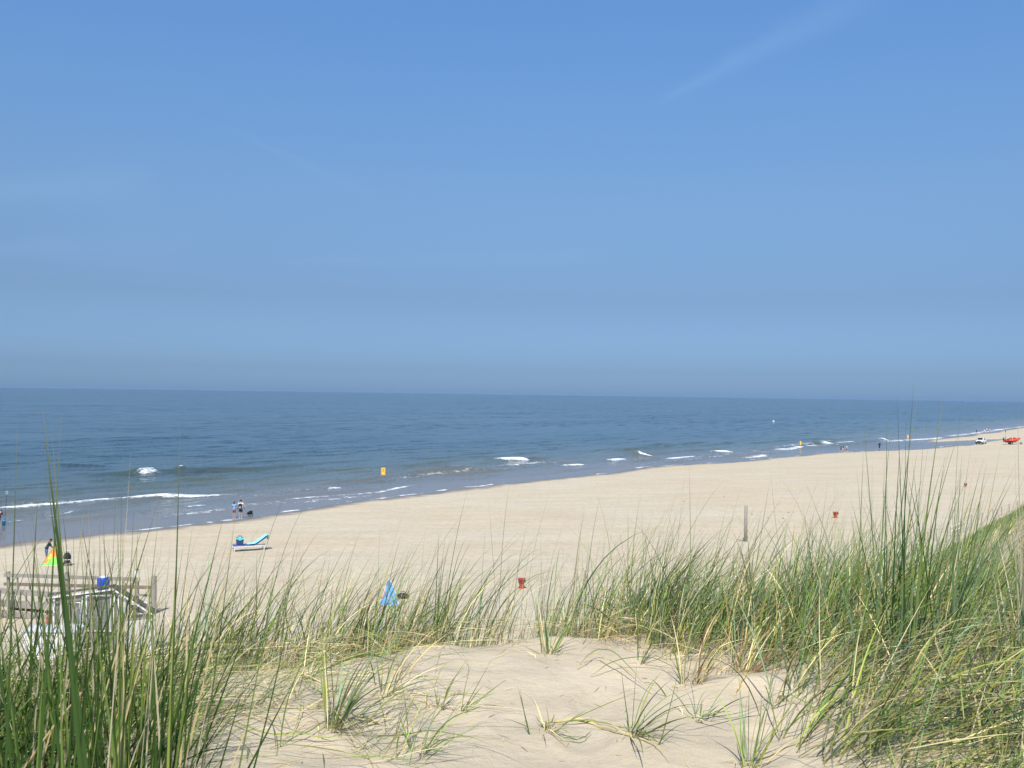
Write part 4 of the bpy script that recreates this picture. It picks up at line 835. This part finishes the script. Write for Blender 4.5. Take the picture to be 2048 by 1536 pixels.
tb = thing('beach_bag', P+Vector((-0.57*SC, -0.28*SC, 0.40*SC)), R(20), 'dark blue beach bag standing on the foot end of the lounger', 'bag'); tb.scale = t.scale
MB().add([(-.20, -.16, 0), (.20, -.16, 0), (.20, .16, 0), (-.20, .16, 0), (-.23, -.18, .42), (.23, -.18, .42), (.23, .18, .42), (-.23, .18, .42)], [(0,3,2,1),(4,5,6,7),(0,1,5,4),(1,2,6,5),(2,3,7,6),(3,0,4,7)]).build('bag_body', NAVY, tb, bevel=0.03)
for s in (-1, 1): MB().tube([(-0.12, s*0.17, 0.40), (-0.10, s*0.19, 0.54), (0.10, s*0.19, 0.54), (0.12, s*0.17, 0.40)], 0.012, 6).build('handle', NAVY, tb)
tc2 = thing('towel', P+Vector((-0.57*SC, -0.28*SC, 0.40*SC)), R(20), 'bright cyan towel hanging over the blue beach bag', 'towel'); tc2.scale = t.scale
vs = []; fs = []
pr = [(-0.200, 0.27), (-0.205, 0.36), (-0.20, 0.43), (-0.10, 0.47), (0.0, 0.46), (0.10, 0.47), (0.20, 0.43), (0.205, 0.36), (0.21, 0.30)]
for i, (yy, z) in enumerate(pr):
    for j in range(9): x = -0.25+0.5*j/8; vs.append((x, yy*(1+0.06*math.sin(j*1.7)), z+(-0.10*abs(x)/0.25 if 2 < i < 6 else (0.10*abs(x)/0.25 if i < 2 else 0.02*math.sin(j*2)))))
for i in range(len(pr)-1):
    for j in range(8): k = i*9+j; fs.append((k, k+1, k+10, k+9))
MB().add(vs, fs).build('cloth', CYAN, tc2, smooth=True)

# child with spade at the left edge
P = gpt(-2, 1052); t, V, h = person(P, R(-20), 'person in dark clothes stooping at the water on the left edge', 1.45, NAVY, BROWN, lean=0.35, arms=((0.7, 0), (0.8, 0)))
P2 = gpt(7, 1050); nb = thing('bucket', P2, 0, 'bright blue beach bucket by the person at the left edge', 'bucket')
MB().tube([(0, 0, 0.0), (0, 0, 0.36)], [0.15, 0.21], 16, cap=False).tube([(0, 0, 0.02), (0, 0, 0.03)], [0.15, 0.15], 16).build('tub', mat('bright_blue_plastic', (0.08, 0.50, 0.75), 0.4), nb, smooth=True); MB().tube([(0.21*math.cos(a), 0, 0.36+0.16*math.sin(a)) for a in np.linspace(0, 3.14, 9)], 0.01, 6).build('handle', WHITE, nb)
P3 = gpt(3, 1052)+Vector((0.1, 0.3, 0)); nt_ = thing('landing_net', P3, 0, 'long thin pole with small white net head standing at the left edge', 'net')
hp = 68*mpp(P3); MB().tube([(0, 0, 0), (0.16, 0, hp-0.2)], 0.016, 6).build('pole', DARK, nt_); MB().tube([(0.16+0.09*math.cos(a), 0, hp-0.1+0.13*math.sin(a)) for a in np.linspace(-1.57, 4.71, 16)], 0.016, 6).build('hoop', WHITE, nt_)

# walkers
WK = 'people strolling along the far waterline'
P = gpt(1682, 905); person(P, R(75), 'leftmost of three far walkers, in all dark clothes', 1.75, BLACK, BLACK, stride=0.35, arms=((0.4, 0), (-0.3, 0)), legwear='shorts', group=WK)
P = gpt(1686.5, 904.5); person(P, R(75), 'middle one of three far walkers, in black top and pale shorts', 1.7, BLACK, WCL, stride=-0.35, arms=((-0.3, 0), (0.4, 0)), group=WK)
P = gpt(1693.5, 904.5); person(P, R(80), 'rightmost of three far walkers, in white top and dark shorts', 1.7, WCL, NAVY, stride=0.3, arms=((0.3, 0), (-0.3, 0)), group=WK)
P = gpt(1759, 897.5); person(P, R(10), 'lone far walker in black coat beside the grass stems', 1.7, BLACK, BLACK, legwear='trousers', group=WK, sleeves=0.9)
P = gpt(1953, 867.5); person(P, R(20), 'dark figure standing by the far water above the pickup', 1.7, NAVY, BLACK, group=WK)
P = gpt(1969, 867.5); person(P, R(-20), 'far figure in red shorts and white top near the sea', 1.7, WCL, RED, group=WK)
P = gpt(1973.5, 865.5); person(P, R(-60), 'far figure in white shirt wading beside the red shorts', 1.8, WCL, BROWN, group=WK, stride=0.2)
P = gpt(1979.5, 865); person(P, R(40), 'rightmost far figure at the sea, small and pale', 1.6, WCL, GREYC, group=WK, stride=0.2)

# warning signs
def sign(P, topy, wpx, boardpx, label, depx=None, big=False):
    q = mpp(P); H_ = topy*q; wd = wpx*q; bh = boardpx*q
    t = thing('warning_sign', P, R(0), label, 'sign', 'orange bathing signs along the water')
    MB().tube([(0, 0.03, -0.4), (0, 0.03, H_-0.05)], 0.025, 8).build('pole', STEEL, t)
    MB().box((0, 0, H_-bh/2), (wd, 0.03, bh)).build('board', SIGNO, t, bevel=0.01)
    f = MB().box((0, -0.022, H_-bh/2), (wd*0.72, 0.008, bh*0.84)).build('panel', SIGNY, t)
    if big:
        RS = mat('sign_red', (0.55, 0.08, 0.03), 0.5)
        mb = MB(); z = H_-bh*0.30
        mb.beam((-wd*0.16, -0.030, z-bh*0.09), (0, -0.030, z+bh*0.09), 0.012, wd*0.08); mb.beam((wd*0.16, -0.030, z-bh*0.09), (0, -0.030, z+bh*0.09), 0.012, wd*0.08); mb.beam((-wd*0.12, -0.030, z-bh*0.03), (wd*0.12, -0.030, z-bh*0.03), 0.012, wd*0.06)
        mb.build('pictogram', RS, f); MB().box((0, -0.030, H_-bh*0.50), (wd*0.5, 0.008, bh*0.05)).build('red_line', RS, f)
    return t
P = seapt(766, 976); sign(P, 41, 9, 15.5, 'large yellow and orange sign on a thin pole standing in the shallows', big=True)
P = seapt(1601, 896); sign(P, 14, 3.2, 8.5, 'small orange sign in the surf left of the walkers')
P = gpt(1815.5, 894.5); sign(P, 25, 3.2, 8, 'small orange sign on a tall white pole behind the tall grass')
# float and birds
P = seapt(1547, 844); t = thing('buoy', P, 0, 'small white float far out on the sea', 'buoy'); MB().ball((0, 0, 0.25), (0.55, 0.55, 0.5), 14, 8).build('float_body', WHITE, t, smooth=True); MB().tube([(0, 0, 0.7), (0, 0, 1.1)], 0.06, 8).build('top_mark', WHITE, t)
def gull(P, rz, span, m, label, flap=0.3):
    t = thing('seagull', P, rz, label, 'bird', 'gulls flying over the sea'); k = span/1.2
    MB().tube([(0, -0.26*k, 0.0), (0, -0.12*k, 0.0), (0, 0.08*k, 0.01), (0, 0.20*k, 0.03), (0, 0.30*k, 0.02)], [0.012*k, 0.05*k, 0.065*k, 0.04*k, 0.008*k], 8).build('body', m, t, smooth=True)
    for s in (-1, 1):
        a, b = Vector((s*0.04*k, 0.03*k, 0.03*k)), Vector((s*0.30*k, 0.06*k, 0.03*k+flap*0.30*k)); c = Vector((s*0.60*k, -0.04*k, 0.03*k+flap*0.30*k))
        vs = []
        for q, cd in ((a, 0.09), (b, 0.075), (c, 0.015)): vs += [q+Vector((0, cd*k, 0)), q+Vector((0, 0, 0.012*k)), q-Vector((0, cd*k, 0)), q-Vector((0, 0, 0.004*k))]
        fs = [(i*4+j, i*4+(j+1) % 4, (i+1)*4+(j+1) % 4, (i+1)*4+j) for i in range(2) for j in range(4)]+[(0, 1, 2, 3), (11, 10, 9, 8)]
        MB().add(vs, fs).build('wing', m, t, smooth=True)
    return t
def airpt(px, py, d): r = Vector(ray(px, py)); return Vector((0, 0, CAMZ))+r*d
DG = mat('dark_feathers', (0.05, 0.05, 0.055), 0.7)
gull(airpt(257, 704, 420), R(30), 1.2, FEATH, 'white gull in the sky above the left sea')
gull(airpt(421, 740, 520), R(80), 1.3, DG, 'left one of two dark birds just above the horizon'); gull(airpt(427, 740, 520), R(80), 1.3, DG, 'right one of two dark birds just above the horizon')

# posts, bins, debris
P = gpt(1491, 1083); hp = 71*mpp(P); t = thing('wooden_post', P, R(10), 'tall lone grey wooden post on the beach behind the grass', 'post')
MB().tube([(0, 0, -0.5), (0, 0, hp*0.5), (0.01, 0, hp-0.02), (0.01, 0, hp)], [0.125, 0.12, 0.12, 0.10], 14).build('shaft', WOOD, t, smooth=True)
MB().beam((-0.05, 0.02, 0.06), (-0.55, 0.22, 0.10), 0.10, 0.05).build('foot_strip', WOOD2, t)  # short dark strip running left and back from the post foot
def bin_(px, py, wpx, hpx, label, dm=16):
    P = gpt(px, py, dm); q = mpp(P); wd = wpx*q; ht = hpx*q
    t = thing('litter_bin', P, R(random.uniform(-20, 20)), label, 'bin', 'red bins on the beach')
    MB().tube([(0, 0, 0), (0, 0, ht*0.55)], [wd*0.30, wd*0.36], 16).build('tub', RED, t, smooth=False)
    MB().tube([(0, 0, ht*0.56), (0, 0, ht*0.60), (0, 0, ht*0.9), (0, 0, ht*0.97)], [wd*0.36, wd*0.44, wd*0.46, wd*0.52], 16).build('collar', MAROON, t, smooth=False)
    MB().tube([(wd*0.50*math.cos(a), wd*0.50*math.sin(a), ht*0.98) for a in np.linspace(0, 6.283, 18)], wd*0.05, 6).build('rim', RED, t, smooth=True)
    MB().box((wd*0.48, 0, ht*0.72), (wd*0.10, wd*0.3, ht*0.18)).build('handle', MAROON, t)
    return t
bin_(1043, 1177, 15, 20, 'red bin seen through the crest grass, nearest of the bins'); bin_(1671, 1036, 11, 12, 'red bin on open sand left of the tall clump'); bin_(1931, 974, 6, 7, 'far small red bin behind the tall leaning stems')
for i, (px, py, lb_) in enumerate(((1504, 1029, 'dark lump of wrack just right of the lone post top'), (1536, 1036, 'dark lump of wrack behind the tall thick blade'), (1566, 1037, 'dark lump of wrack nearest the curved blade'), (1577, 1026, 'farthest dark lump of wrack, up the beach'), (1368, 1003, 'tiny dark speck of wrack on the middle beach'), (1448, 993, 'tiny dark speck of wrack nearest the foam'))):
    P = gpt(px, py); q = mpp(P); mb = MB()
    for k in range(7): mb.ball((random.uniform(-1.3, 1.3)*q, random.uniform(-1, 1)*q, 0.4*q), (random.uniform(.6, 1.1)*q, random.uniform(.5, .9)*q, random.uniform(.3, .6)*q), 8, 5)
    o = mb.build('seaweed_clump', SEAW, smooth=True, loc=P); tag(o, lb_, 'seaweed', 'bits of wrack on the beach')

# post and wire fence at the dune foot
FP = [(1857, 1082, 18, 0.05), (1863, 1078, 18, 0.04), (1900, 1073, 20, 0.04), (1921, 1073, 31, 0.09), (1928, 1066, 20, 0.03), (1943, 1056, 27, 0.04), (1963, 1050, 25, 0.045), (1987, 1046, 27, 0.045), (2003, 1031, 18, 0.045), (2019, 1025, 17, 0.045), (2036, 1021, 18, 0.045), (2050, 1014, 17, 0.04), (2066, 1007, 17, 0.04)]
P0 = gpt(1921, 1073); fn_ = thing('wire_fence', P0, 0, 'low fence of thin leaning posts and wire along the dune foot', 'fence')
tops = []
for (px, py, hpx, rr_) in FP:
    P = gpt(px, py); q = mpp(P); b = P-P0; tp = b+Vector((random.uniform(-.06, .06), 0, hpx*q)); MB().tube([b-Vector((0, 0, .3)), tp], [rr_, rr_*0.85], 8).build('post', WOOD, fn_); tops.append((b, tp))
for f in (0.55, 0.9): MB().tube([b.lerp(tp, f) for b, tp in tops], 0.006, 4).build('wire', STEEL, fn_)

# boardwalk railing
def rail_pt(px, py, d): r = Vector(ray(px, py)); return Vector((0, 0, CAMZ))+r*(d/r.y)
P0 = gpt(274, 1215); dr = P0.y
t = thing('wooden_railing', P0, 0, 'grey brown wooden railing with two long rails behind the white cabin', 'railing')
def zq(px, py, d=dr): return rail_pt(px, py, d)-P0
for (px, ty, by, r_, d) in ((17, 1143, 1215, 0.09, dr+0.6), (134, 1144, 1215, 0.11, dr+0.3), (274, 1138, 1218, 0.11, dr), (308, 1152, 1222, 0.13, dr-1.6)):
    a = zq(px, by, d); b = zq(px, ty, d); MB().tube([a-Vector((0, 0, 0.6)), b], [r_, r_*0.95], 12).build('post', WOOD, t, smooth=False)
a, b = zq(274, 1141), zq(274, 1155); MB().tube([b, a+Vector((0, 0, 0.02))], 0.125, 12).build('white_cap', WHITE, t)
MB().beam(zq(8, 1150, dr+0.45), zq(280, 1159, dr-0.15), 0.06, 0.18).build('top_rail', WOOD, t); MB().beam(zq(8, 1168, dr+0.75), zq(306, 1175, dr-1.4), 0.06, 0.16).build('lower_rail', WOOD2, t)
MB().beam(zq(270, 1189, dr-0.1), zq(306, 1192, dr-1.4), 0.05, 0.12).build('short_rail', WOOD, t)
for px in (35, 60, 250, 262): MB().tube([zq(px, 1188, dr+0.5), zq(px, 1166 if px != 35 else 1152, dr+0.5)], 0.05, 8).build('short_post', WOOD, t)
# ramp side with planks
P0 = gpt(60, 1236); dr = P0.y
t = thing('plank_ramp', P0, 0, 'weathered grey plank ramp side with upright battens at the left edge', 'ramp')
for (y0, y1, hh) in ((1180, 1190, 0.26), (1205, 1214, 0.34), (1222, 1238, 0.26)):
    MB().beam(zq(-40, y0-2, dr+0.3), zq(112, y1, dr-0.5), 0.06, hh).build('plank', WOOD, t)
for i, px in enumerate((-20, 0, 16, 26, 40, 52, 64, 78, 94, 106)):
    a, b = zq(px, 1242, dr-0.2), zq(px, 1180+px*0.06, dr-0.2); MB().beam(a, b, 0.10, 0.06).build('batten', WOOD, t)
MB().beam(zq(20, 1215, dr+0.3), zq(112, 1223, dr-0.0), 0.05, 0.22).build('inner_board', mat('ochre_board', (0.22, 0.14, 0.05), 0.8), t)

# white beach cabin
Pc = gpt(196, 1300); t = thing('beach_cabin', Pc, R(0), 'white timber latticed shelter with dark sloping roof edge behind the near grass', 'shelter'); q = mpp(Pc)
def cx(px): return (px-196)*q
def cz(py): return (1300-py)*q
D_ = 0.06
# gabled front seen side-on: left wing, high centre, right slope
poly = [(cx(108), cz(1300)), (cx(108), cz(1196)), (cx(228), cz(1178)), (cx(304), cz(1221)), (cx(309), cz(1300))]
wall = MB().prism(poly, 0.0, D_); wall.build('wall', mat('grey_netting', (0.24, 0.22, 0.18), 0.8, var=0.55, vscale=7), t)
MB().prism([(cx(252), cz(1300)), (cx(252), cz(1236)), (cx(307), cz(1229)), (cx(307), cz(1300))], -0.035, -0.004).build('low_wall', mat('white_boards', (0.50, 0.49, 0.46), 0.6, var=0.2, vscale=3), t)
rf = MB()
for (a, b) in (((98, 1192), (229, 1172)), ((227, 1172), (314, 1224))):
    A_, B_ = Vector((cx(a[0]), 0, cz(a[1]))), Vector((cx(b[0]), 0, cz(b[1])))
    dx = (B_-A_).normalized(); nr_ = Vector((-dx.z, 0, dx.x))
    vs = [A_, B_, B_+nr_*0.07, A_+nr_*0.07]; rf.add([v+Vector((0, -0.22, 0)) for v in vs]+[v+Vector((0, 0.02, 0)) for v in vs], [(0,1,2,3),(7,6,5,4),(0,4,5,1),(1,5,6,2),(2,6,7,3),(3,7,4,0)])
rf.build('roof', FELT, t)
fb = MB()
for (a, b) in (((98, 1196), (228, 1177)), ((229, 1177), (312, 1228))): fb.beam((cx(a[0]), -0.26, cz(a[1])), (cx(b[0]), -0.26, cz(b[1])), 0.04, 0.06)
fb.build('barge_board', WHITE, t)
wins = []
for (x0, x1, y0, y1) in ((128, 160, 1206, 1250), (172, 220, 1192, 1262), (236, 246, 1192, 1232), (256, 276, 1208, 1236), (276, 292, 1204, 1226)):
    f = MB(); X0, X1, Z0, Z1 = cx(x0), cx(x1), cz(y1), cz(y0); fw = 0.05
    f.box(((X0+X1)/2, -0.03, Z1), (X1-X0+2*fw, 0.06, fw)).box(((X0+X1)/2, -0.03, Z0), (X1-X0+2*fw, 0.06, fw)).box((X0, -0.028, (Z0+Z1)/2), (fw, 0.056, Z1-Z0-fw)).box((X1, -0.028, (Z0+Z1)/2), (fw, 0.056, Z1-Z0-fw))
    w_ = f.build('window', WHITE, t); MB().box(((X0+X1)/2, -0.008, (Z0+Z1)/2), (X1-X0-fw, 0.012, Z1-Z0-fw)).build('pane', mat('dim_glass', (0.17, 0.17, 0.15), 0.3), w_)
    if x1-x0 > 25:     # white lattice before the glass
        la = MB(); n_ = 9
        for k in range(n_):
            zz = Z0+(Z1-Z0)*(k+0.5)/n_; la.beam((X0, -0.022, zz-0.03), (X1, -0.022, zz+0.05*math.sin(k)), 0.008, 0.018)
        for k in range(6):
            xx = X0+(X1-X0)*(k+0.5)/6; la.beam((xx-0.04, -0.020, Z0), (xx+0.05, -0.020, Z1), 0.008, 0.016)
        la.build('lattice', GREYC, w_)
for px, py in ((108, 1198), (123, 1198), (165, 1192), (228, 1181), (250, 1196), (302, 1226), (309, 1228)):
    MB().beam((cx(px), -0.05, 0), (cx(px), -0.05, cz(py)-0.05), 0.075, 0.075).build('corner_post', WHITE, t)
MB().beam((cx(250), -0.10, cz(1234)), (cx(312), -0.10, cz(1226)), 0.05, 0.10).build('side_beam', FELT, t)
# low white box in front
P = gpt(96, 1320); q = mpp(P); t = thing('storage_box', P, R(0), 'low white wooden box standing left in front of the cabin', 'box')
MB().box((0, 0.5, 0.55), (2.0, 1.0, 1.1)).build('box_body', WHITE, t, bevel=0.02); MB().box((0, 0.5, 1.13), (2.1, 1.1, 0.06)).build('lid', mat('pale_grey_lid', (0.6, 0.61, 0.62), 0.6), t, bevel=0.01)
# blue drum behind the roof
P = Pc+Vector((cx(184), 1.0, cz(1184))); t = thing('blue_drum', P, R(10), 'bright blue drum with white lid on the cabin roof', 'drum')
MB().tube([(0, 0, -0.05), (0, 0, 0.10), (0, 0, 0.46), (0, 0, 0.50)], [0.22, 0.25, 0.25, 0.23], 20).build('drum_body', BLUE, t, smooth=True); MB().tube([(0, 0, 0.505), (0, 0, 0.55)], [0.21, 0.17], 20).build('lid', WHITE, t, smooth=True)
P = gpt(103, 1247); t = thing('red_crate', P, 0, 'small red crate beside the left post of the cabin', 'crate'); MB().box((0, 0, 0.14), (0.36, 0.3, 0.28)).build('crate_body', RED, t, bevel=0.02); MB().box((0, 0, 0.30), (0.40, 0.34, 0.04)).build('crate_rim', RED, t, bevel=0.01)
P = gpt(806, 1197, 20); t = thing('bag', P, R(0), 'black bag lying right of the blue shelter', 'bag'); MB().ball((0, 0, 0.14), (0.32, 0.2, 0.15), 12, 8).build('bag_body', BLACK, t, smooth=True); MB().tube([(-0.14, 0, 0.24), (-0.08, 0, 0.36), (0.08, 0, 0.36), (0.14, 0, 0.24)], 0.018, 6).build('handle', BLACK, t)

# pickup truck
P = gpt(1962, 888); t = thing('pickup_truck', P, R(143), 'white pickup truck with dark bumper parked on the far beach', 'pickup truck')
WP = mat('white_car_paint', (0.80, 0.80, 0.80), 0.25)   # length along +Y = forward
def hull(sec, y_list=None):
    vs = []; fs = []; n = len(sec[0][1])
    for y_, ring in sec:
        for x, z in ring: vs.append((x, y_, z))
    for i in range(len(sec)-1):
        for j in range(n): fs.append((i*n+j, i*n+(j+1) % n, (i+1)*n+(j+1) % n, (i+1)*n+j))
    fs.append(tuple(range(n-1, -1, -1))); fs.append(tuple((len(sec)-1)*n+j for j in range(n))); return MB().add(vs, fs)
def ring(wd, z0, z1, top=0.9): return [(-wd, z0), (wd, z0), (wd*1.02, (z0+z1)/2), (wd*top, z1), (-wd*top, z1), (-wd*1.02, (z0+z1)/2)]
hull([(-2.55, ring(0.86, 0.55, 1.02)), (-2.4, ring(0.9, 0.45, 1.08)), (0.9, ring(0.92, 0.42, 1.10)), (1.4, ring(0.92, 0.42, 1.08)), (2.3, ring(0.88, 0.45, 0.98)), (2.5, ring(0.80, 0.52, 0.86))]).build('body', WP, t, smooth=False, bevel=0.04)
hull([(-0.95, ring(0.82, 1.08, 1.12)), (-0.75, ring(0.80, 1.08, 1.74, 0.86)), (0.55, ring(0.80, 1.08, 1.76, 0.86)), (1.30, ring(0.82, 1.06, 1.12))]).build('cab', WP, t, bevel=0.03)
MB().add([(-0.66, 1.27, 1.16), (0.66, 1.27, 1.16), (0.60, 0.62, 1.70), (-0.60, 0.62, 1.70)], [(0, 1, 2, 3)]).add([(-0.66, 1.29, 1.18), (0.66, 1.29, 1.18), (0.60, 0.64, 1.72), (-0.60, 0.64, 1.72)], [(0, 1, 2, 3)]).build('windscreen', GLASS, t)
for s in (-1, 1):
    MB().prism([(-0.62, 1.18), (-0.58, 1.62), (0.48, 1.64), (0.95, 1.18)], s*0.80, s*0.835, 'x').build('side_window', GLASS, t)
    MB().box((s*0.66, 2.46, 0.82), (0.30, 0.10, 0.16)).build('headlight', mat('lamp_glass', (0.6, 0.62, 0.64), 0.1), t, bevel=0.02)
    for yy in (-1.6, 1.6):
        wh = MB().tube([(s*0.70, yy, 0.38), (s*0.96, yy, 0.38)], 0.38, 22).build('wheel', DARK, t); MB().tube([(s*0.95, yy, 0.38), (s*0.975, yy, 0.38)], 0.21, 16).build('rim', STEEL, wh)
    MB().box((s*0.98, 0.95, 1.22), (0.20, 0.10, 0.16)).build('mirror', DARK, t)
MB().box((0, 2.55, 0.52), (1.80, 0.18, 0.30)).build('bumper', DARK, t, bevel=0.03); MB().box((0, 2.50, 0.80), (0.90, 0.08, 0.20)).build('grille', DARK, t); MB().box((0, -1.7, 1.115), (1.45, 1.4, 0.03)).build('cargo_bed', DARK, t); MB().box((0, 0.2, 1.80), (1.0, 0.12, 0.09)).build('roof_bar', mat('lamp_blue', (0.3, 0.4, 0.6), 0.3), t)

# red rescue boat on its trailer
P = gpt(2023, 889); BS = 33*mpp(P)/5.0
RB = mat('red_boat_tube', (0.60, 0.055, 0.035), 0.45, var=0.1)
tr = thing('boat_trailer', P, R(-8), 'grey trailer with black wheels under the red rescue boat', 'trailer'); tr.scale = (BS,)*3
fr = MB(); fr.beam((-1.6, -0.5, 0.55), (1.6, -0.5, 0.55), 0.08, 0.10).beam((-1.6, 0.5, 0.55), (1.6, 0.5, 0.55), 0.08, 0.10).beam((1.5, -0.5, 0.55), (2.9, 0, 0.50), 0.08, 0.08).beam((1.5, 0.5, 0.55), (2.9, 0, 0.50), 0.08, 0.08).beam((-1.4, -0.55, 0.55), (-1.4, 0.55, 0.55), 0.08, 0.08).beam((-0.3, -0.9, 0.45), (-0.3, 0.9, 0.45), 0.1, 0.1); fr.build('chassis', STEEL, tr)
for s in (-1, 1): wh = MB().tube([(-0.3, s*0.75, 0.40), (-0.3, s*1.02, 0.40)], 0.40, 20).build('wheel', DARK, tr); MB().tube([(-0.3, s*1.015, 0.40), (-0.3, s*1.04, 0.40)], 0.2, 14).build('rim', STEEL, wh)
wh = MB().tube([(2.75, -0.12, 0.34), (2.75, 0.12, 0.34)], 0.34, 20).build('jockey_wheel', DARK, tr); MB().tube([(2.75, -0.14, 0.34), (2.75, 0.14, 0.34)], 0.2, 14).build('rim', STEEL, wh)
MB().beam((2.75, 0, 0.5), (2.35, 0, 1.05), 0.07, 0.07).build('winch_post', STEEL, tr)
bt = thing('rescue_boat', P+Vector((0, 0, 0.66*BS)), R(-8), 'red inflatable rescue boat raised on a trailer at the far right beach', 'boat'); bt.scale = (BS, BS, BS*1.35)
pts = [(-2.1, 0.85, 0.42), (0.2, 0.88, 0.45), (1.3, 0.70, 0.60), (2.1, 0.30, 0.82), (2.35, 0.0, 0.90), (2.1, -0.30, 0.82), (1.3, -0.70, 0.60), (0.2, -0.88, 0.45), (-2.1, -0.85, 0.42)]
MB().tube(pts, [0.16, 0.26, 0.25, 0.21, 0.19, 0.21, 0.25, 0.26, 0.16], 12).build('tube_collar', RB, bt, smooth=True)
vs = []; fs = []
for (x, wd, z0, z1) in ((-2.0, 0.72, 0.0, 0.40), (0.0, 0.76, -0.02, 0.42), (1.3, 0.55, 0.10, 0.55), (2.2, 0.12, 0.55, 0.80)): vs += [(x, -wd, z1), (x, -wd*0.7, z0+0.16), (x, 0, z0), (x, wd*0.7, z0+0.16), (x, wd, z1)]
for i in range(3):
    for j in range(5): fs.append((i*5+j, i*5+(j+1) % 5, (i+1)*5+(j+1) % 5, (i+1)*5+j))
fs += [(4, 3, 2, 1, 0), (15, 16, 17, 18, 19)]; MB().add(vs, fs).build('hull', mat('dark_red_hull', (0.30, 0.035, 0.03), 0.4), bt)
MB().box((-0.2, 0, 0.72), (0.6, 0.5, 0.65)).build('console', RB, bt, bevel=0.05); MB().box((-0.9, 0, 0.62), (0.6, 0.4, 0.4)).build('seat', BLACK, bt, bevel=0.04); MB().box((0.8, 0, 0.95), (0.7, 0.5, 0.30)).build('bow_locker', RB, bt, bevel=0.06)
MB().box((-2.3, 0, 0.75), (0.35, 0.36, 0.5)).box((-2.32, 0, 0.25), (0.16, 0.12, 0.6)).build('outboard_motor', DARK, bt, bevel=0.04)
MB().tube([(-1.75, 0, 0.5), (-1.75, 0, 2.35)], 0.035, 8).tube([(-1.75, 0.45, 0.5), (-1.75, 0.0, 1.5)], 0.03, 8).tube([(-1.75, -0.45, 0.5), (-1.75, 0.0, 1.5)], 0.03, 8).build('mast', GREYC, bt); MB().ball((-1.75, 0, 2.45), (0.17, 0.17, 0.2), 10, 8).build('mast_head', BROWN, bt, smooth=True)

# ------------------------------------------------------------------ sea air
HAZE = True
if HAZE:
    hb = MB().box((0, 0, 20.0), (90000, 90000, 50.0)).build('haze', mat('unused', (1, 1, 1)))
    m = bpy.data.materials.new('haze'); m.use_nodes = True; n = m.node_tree.nodes; n.remove(n['Principled BSDF'])
    v = n.new('ShaderNodeVolumePrincipled'); v.inputs['Color'].default_value = (0.36, 0.56, 0.84, 1); v.inputs['Density'].default_value = 0.000015; v.inputs['Anisotropy'].default_value = 0.0
    m.node_tree.links.new(v.outputs[0], n['Material Output'].inputs['Volume']); hb.data.materials.clear(); hb.data.materials.append(m); tag(hb, kind='stuff')
